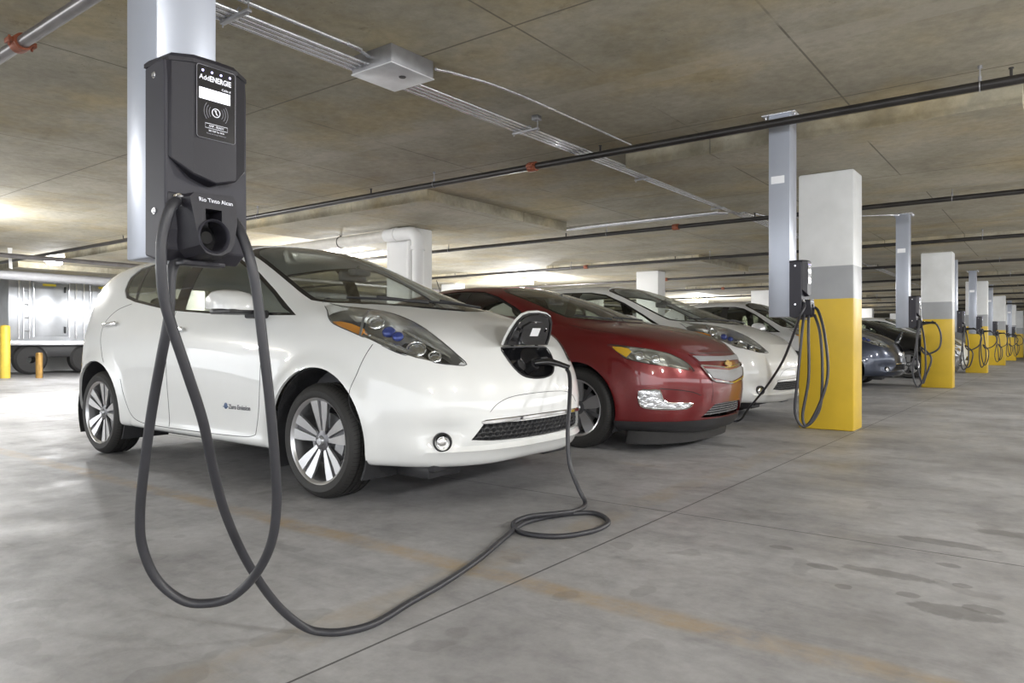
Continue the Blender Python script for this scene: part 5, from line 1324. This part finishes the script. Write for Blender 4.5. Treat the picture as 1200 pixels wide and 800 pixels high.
for i, y in enumerate((2.15, 4.75, 6.9, 9.0, 11.4, 14)):
    mb = MB(); zz = 2.60
    mb.box((-3.60, y - .014, zz - .014), (-3.34, y + .014, zz + .003), .003)
    for x in (-3.59, -3.35): mb.cyl((x, y, zz - .03), (x, y, ZC), .0045, seg=6)
    mb.box((-3.39, y - .03, 2.66), (-3.33, y + .03, ZC), .004)
    for x, _ in XB: mb.tube([(x - .06 + math.cos(a) * .017, y, 2.618 + math.sin(a) * .017) for a in [PI * q / 8 for q in range(9)]], .004, 4)
    tag(mb.build('strut_hanger', 'galv_dull', smooth=30), ['conduit strut beside the near post, closest to the camera', 'conduit strut just past the junction box', 'conduit strut between the junction box and the far bend', 'conduit strut near the bend of the branch', 'conduit strut just past the branch', 'farthest conduit strut of the bundle'][i], 'bracket', 'struts carrying the conduits')
mb = MB(); mb.box((-3.60, 3.05, 2.585), (-3.24, 3.42, ZC - .001), .003); jb = mb.build('junction_box', 'galv_dull', smooth=30)
tag(jb, 'galvanised junction box fixed under the ceiling on the conduit run', 'junction box')
mb = MB(); mb.box((-3.605, 3.045, 2.577), (-3.235, 3.425, 2.585), .002); lid = mb.build('box_lid', 'box_lid', jb, 30)
mb = MB(); mb.lathe([(.0, 2.572), (.020, 2.572), (.024, 2.577)], 20, 'z', (-3.36, 3.26, 0)); mb.build('knockout', 'trim', lid, 30)

# drain pipe with its elbow at the white column
yP = 7.48
mb = MB(); mb.tube([(-14.5, yP, 2.435), (-7.95, yP, 2.46)], .085, 20)
dp = mb.build('drain_pipe', 'pvc', smooth=50); tag(dp, 'thick grey-white drain pipe that bends down beside the white column', 'pipe')
mb = MB(); mb.tube(cr([(-8.05, yP, 2.465), (-7.75, yP, 2.465), (-7.50, yP, 2.45), (-7.40, yP, 2.36), (-7.39, yP, 2.2)], 6), .095, 20); mb.tube([(-7.39, yP, 2.25), (-7.39, yP, 0)], .085, 20)
mb.lathe([(.085, -.03), (.105, -.03), (.105, .03), (.085, .03)], 20, 'x', (-7.85, yP, 2.465)); mb.lathe([(.085, -.03), (.108, -.03), (.108, .03), (.085, .03)], 20, 'z', (-7.39, yP, 2.23)); mb.build('pipe_elbow', 'white_column', dp, 50)
for x in (-9.1, -12.2):
    mb = MB(); mb.tube([(x, yP + math.cos(a) * .09, 2.455 + math.sin(a) * .09) for a in [2 * PI * i / 18 for i in range(18)]], .006, 4, closed=True); mb.tube([(x, yP, 2.545), (x - .05, yP, 2.60), (x, yP, ZC)], .006, 5); mb.tube([(x, yP, 2.545), (x + .05, yP, 2.60), (x, yP, ZC)], .006, 5); mb.build('pipe_hanger', 'trim', dp)
mb = MB(); mb.tube([(-7.545, 7.47, 2.35), (-7.545, 7.47, 0)], .045, 14); tag(mb.build('down_pipe', 'white_column', smooth=50), 'thin white down pipe between the white column and the thick drain pipe', 'pipe')
# service pipes of the left bays
run_pipe('service_pipe', 'thick grey pipe running just above the silver trailer', [(-19.3, -7.9, 2.41), (-19.3, 40, 2.41)], .105, 'duct', 'pipe')
run_pipe('service_pipe', 'thinner grey pipe crossing the upper left bays above the trailer', [(-15.5, -7.9, 2.47), (-15.5, 40, 2.47)], .045, 'grey_pipe', 'pipe')
for i, (x, y) in enumerate(((-14.2, 2.0), (-16.2, 5.2))):
    mb = MB(); mb.prism([(x, y, 2.69), (x + .02, y + .07, 2.69), (x + .05, y + .05, 2.5), (x + .01, y + .08, 2.28), (x - .02, y + .03, 2.30), (x + .01, y + .01, 2.5)], (0, 0, 0), (.012, 0, 0))
    tag(mb.build('hanging_rag', 'white_column'), ['white rag dangling from the ceiling at the far left edge', 'white rag dangling from the ceiling above the trailer door'][i], 'rag')

# ------------------------------------------------------------ lamps
def lamp_fixture():
    f = empty('ceiling_lamp')
    mb = MB(); mb.lathe([(.0, 0), (.17, 0), (.19, -.03), (.19, -.075), (.15, -.085)], 32, 'z'); mb.build('lamp_housing', 'lamp_white', f, 40)
    mb = MB(); mb.lathe([(.15, -.080), (.145, -.115), (.10, -.145), (.0, -.155)], 32, 'z'); mb.build('lamp_lens', 'lamp_lens', f, 40); return f
lf = None
for i, (x, y) in enumerate(AISLE):
    f = lamp_fixture() if lf is None else copy_tree(lf); lf = lf or f; f.location = (x, y, ZC)
    tag(f, 'round white ceiling lamp over the driving aisle, number %s from the camera end' % ['one', 'two', 'three', 'four', 'five', 'six', 'seven', 'eight'][i], 'lamp', 'aisle ceiling lamps')
b0 = None
for i, (x, y) in enumerate(BACK):
    if b0 is None:
        f = b0 = copy_tree(lf)
        for ch in f.children:
            if ch.name.startswith('lamp_lens'): ch.data = ch.data.copy(); ch.data.materials[0] = M['lamp_lens_bay']
    else: f = copy_tree(b0)
    f.location = (x, y, ZC)
    tag(f, ['glaring ceiling lamp behind the camera-side bays', 'glaring ceiling lamp beyond the left edge of the photo', 'ceiling lamp above the bay behind the nearest hatchback', 'glaring ceiling lamp that flares over the red sedan roof', 'glaring ceiling lamp that flares over the second white hatchback', 'farthest glaring ceiling lamp of the bays', 'ceiling lamp close to the silver trailer'][i], 'lamp', 'bay ceiling lamps')

# ------------------------------------------------------------ left background: box trailer, bollards, panel
tx = -21.6
t = empty('box_trailer', (tx, 9.5, 0))
y0, y1 = 6.95, 12.5
mb = MB(); mb.box((tx - 2.3, y0, .88), (tx, y1, 2.52), .02)
L9 = lambda m_, n_, k_: (bmesh.ops.translate(m_.bm, verts=m_.bm.verts, vec=(-tx, -9.5, 0)), m_.build(n_, k_, t, 30))[1]
L9(mb, 'trailer_box', 'alu')
for i, (a, b) in enumerate(((7.55, 8.35), (8.95, 9.75), (10.3, 11.1))):
    mb = MB(); mb.box((tx, a, 1.02), (tx + .03, b, 2.44), .01); d = L9(mb, 'trailer_door', 'alu')
    mb = MB(); mb.box((tx + .03, b - .10, 1.10), (tx + .07, b - .06, 1.28), .01); mb.box((tx + .03, b - .10, 2.20), (tx + .07, b - .06, 2.36), .01); L9(mb, 'door_latch', 'trim')
    mb = MB(); mb.box((tx + .03, a + .18, 2.36), (tx + .034, a + .50, 2.42)); L9(mb, 'warning_sticker', 'sticker')
    mb = MB(); mb.tube([(tx + .02, a - .03, 1.0), (tx + .02, a - .03, 2.46), (tx + .02, b + .03, 2.46), (tx + .02, b + .03, 1.0)], .02, 6); L9(mb, 'door_frame', 'galv')
mb = MB()
for y in (7.18, 7.42, 8.55, 8.75): mb.box((tx, y - .02, .95), (tx + .04, y + .02, 2.50), .005)
L9(mb, 'side_post', 'galv'); mb = MB()
for z in (1.15, 1.5, 1.85, 2.2): mb.cyl((tx + .05, 7.28, z), (tx + .05, 7.42, z), .012, seg=8)
mb.cyl((tx + .05, 7.28, .95), (tx + .05, 7.28, 2.3), .012, seg=8); L9(mb, 'side_ladder', 'galv')
mb = MB(); mb.box((tx - 2.3, y0, .78), (tx + .03, y1, .90), .01); L9(mb, 'trailer_sill', 'galv')
mb = MB(); mb.box((tx - 2.0, y0 + .4, .45), (tx - .25, y1 - .3, .80), .03); L9(mb, 'undercarriage', 'trim')
for y in (7.55, 8.9, 11.2):
    mb = MB(); mb.lathe([(.10, -.14), (.34, -.14), (.40, -.10), (.40, .10), (.34, .14), (.10, .14)], 32, 'x', (tx - .35, y, .40), closed=True); L9(mb, 'trailer_wheel', 'rubber')
tag(t, 'silver aluminium box trailer with side doors standing at the far left', 'trailer')
mb = MB(); mb.box((-21.4, 9.75, .1), (-21.2, 12.6, 2.55), .01); tag(mb.build('partition_panel', 'white_column'), 'plain white panel standing right of the silver trailer', 'panel')
bpy.data.objects['partition_panel'].location.z = -.1
def bollard(x, y, r, h, mat, name, label):
    mb = MB(); mb.lathe([(r, 0), (r, h - r * .5), (r * .8, h - r * .15), (0, h)], 24, 'z', (x, y, 0)); tag(mb.build(name, mat, smooth=40), label, 'bollard')
bollard(-20.15, 6.42, .105, 1.28, 'bollard', 'bollard', 'yellow steel bollard at the left edge of the photo')
bollard(-19.6, 6.95, .075, .62, 'brass', 'support_post', 'short bronze-coloured post in front of the trailer wheels')
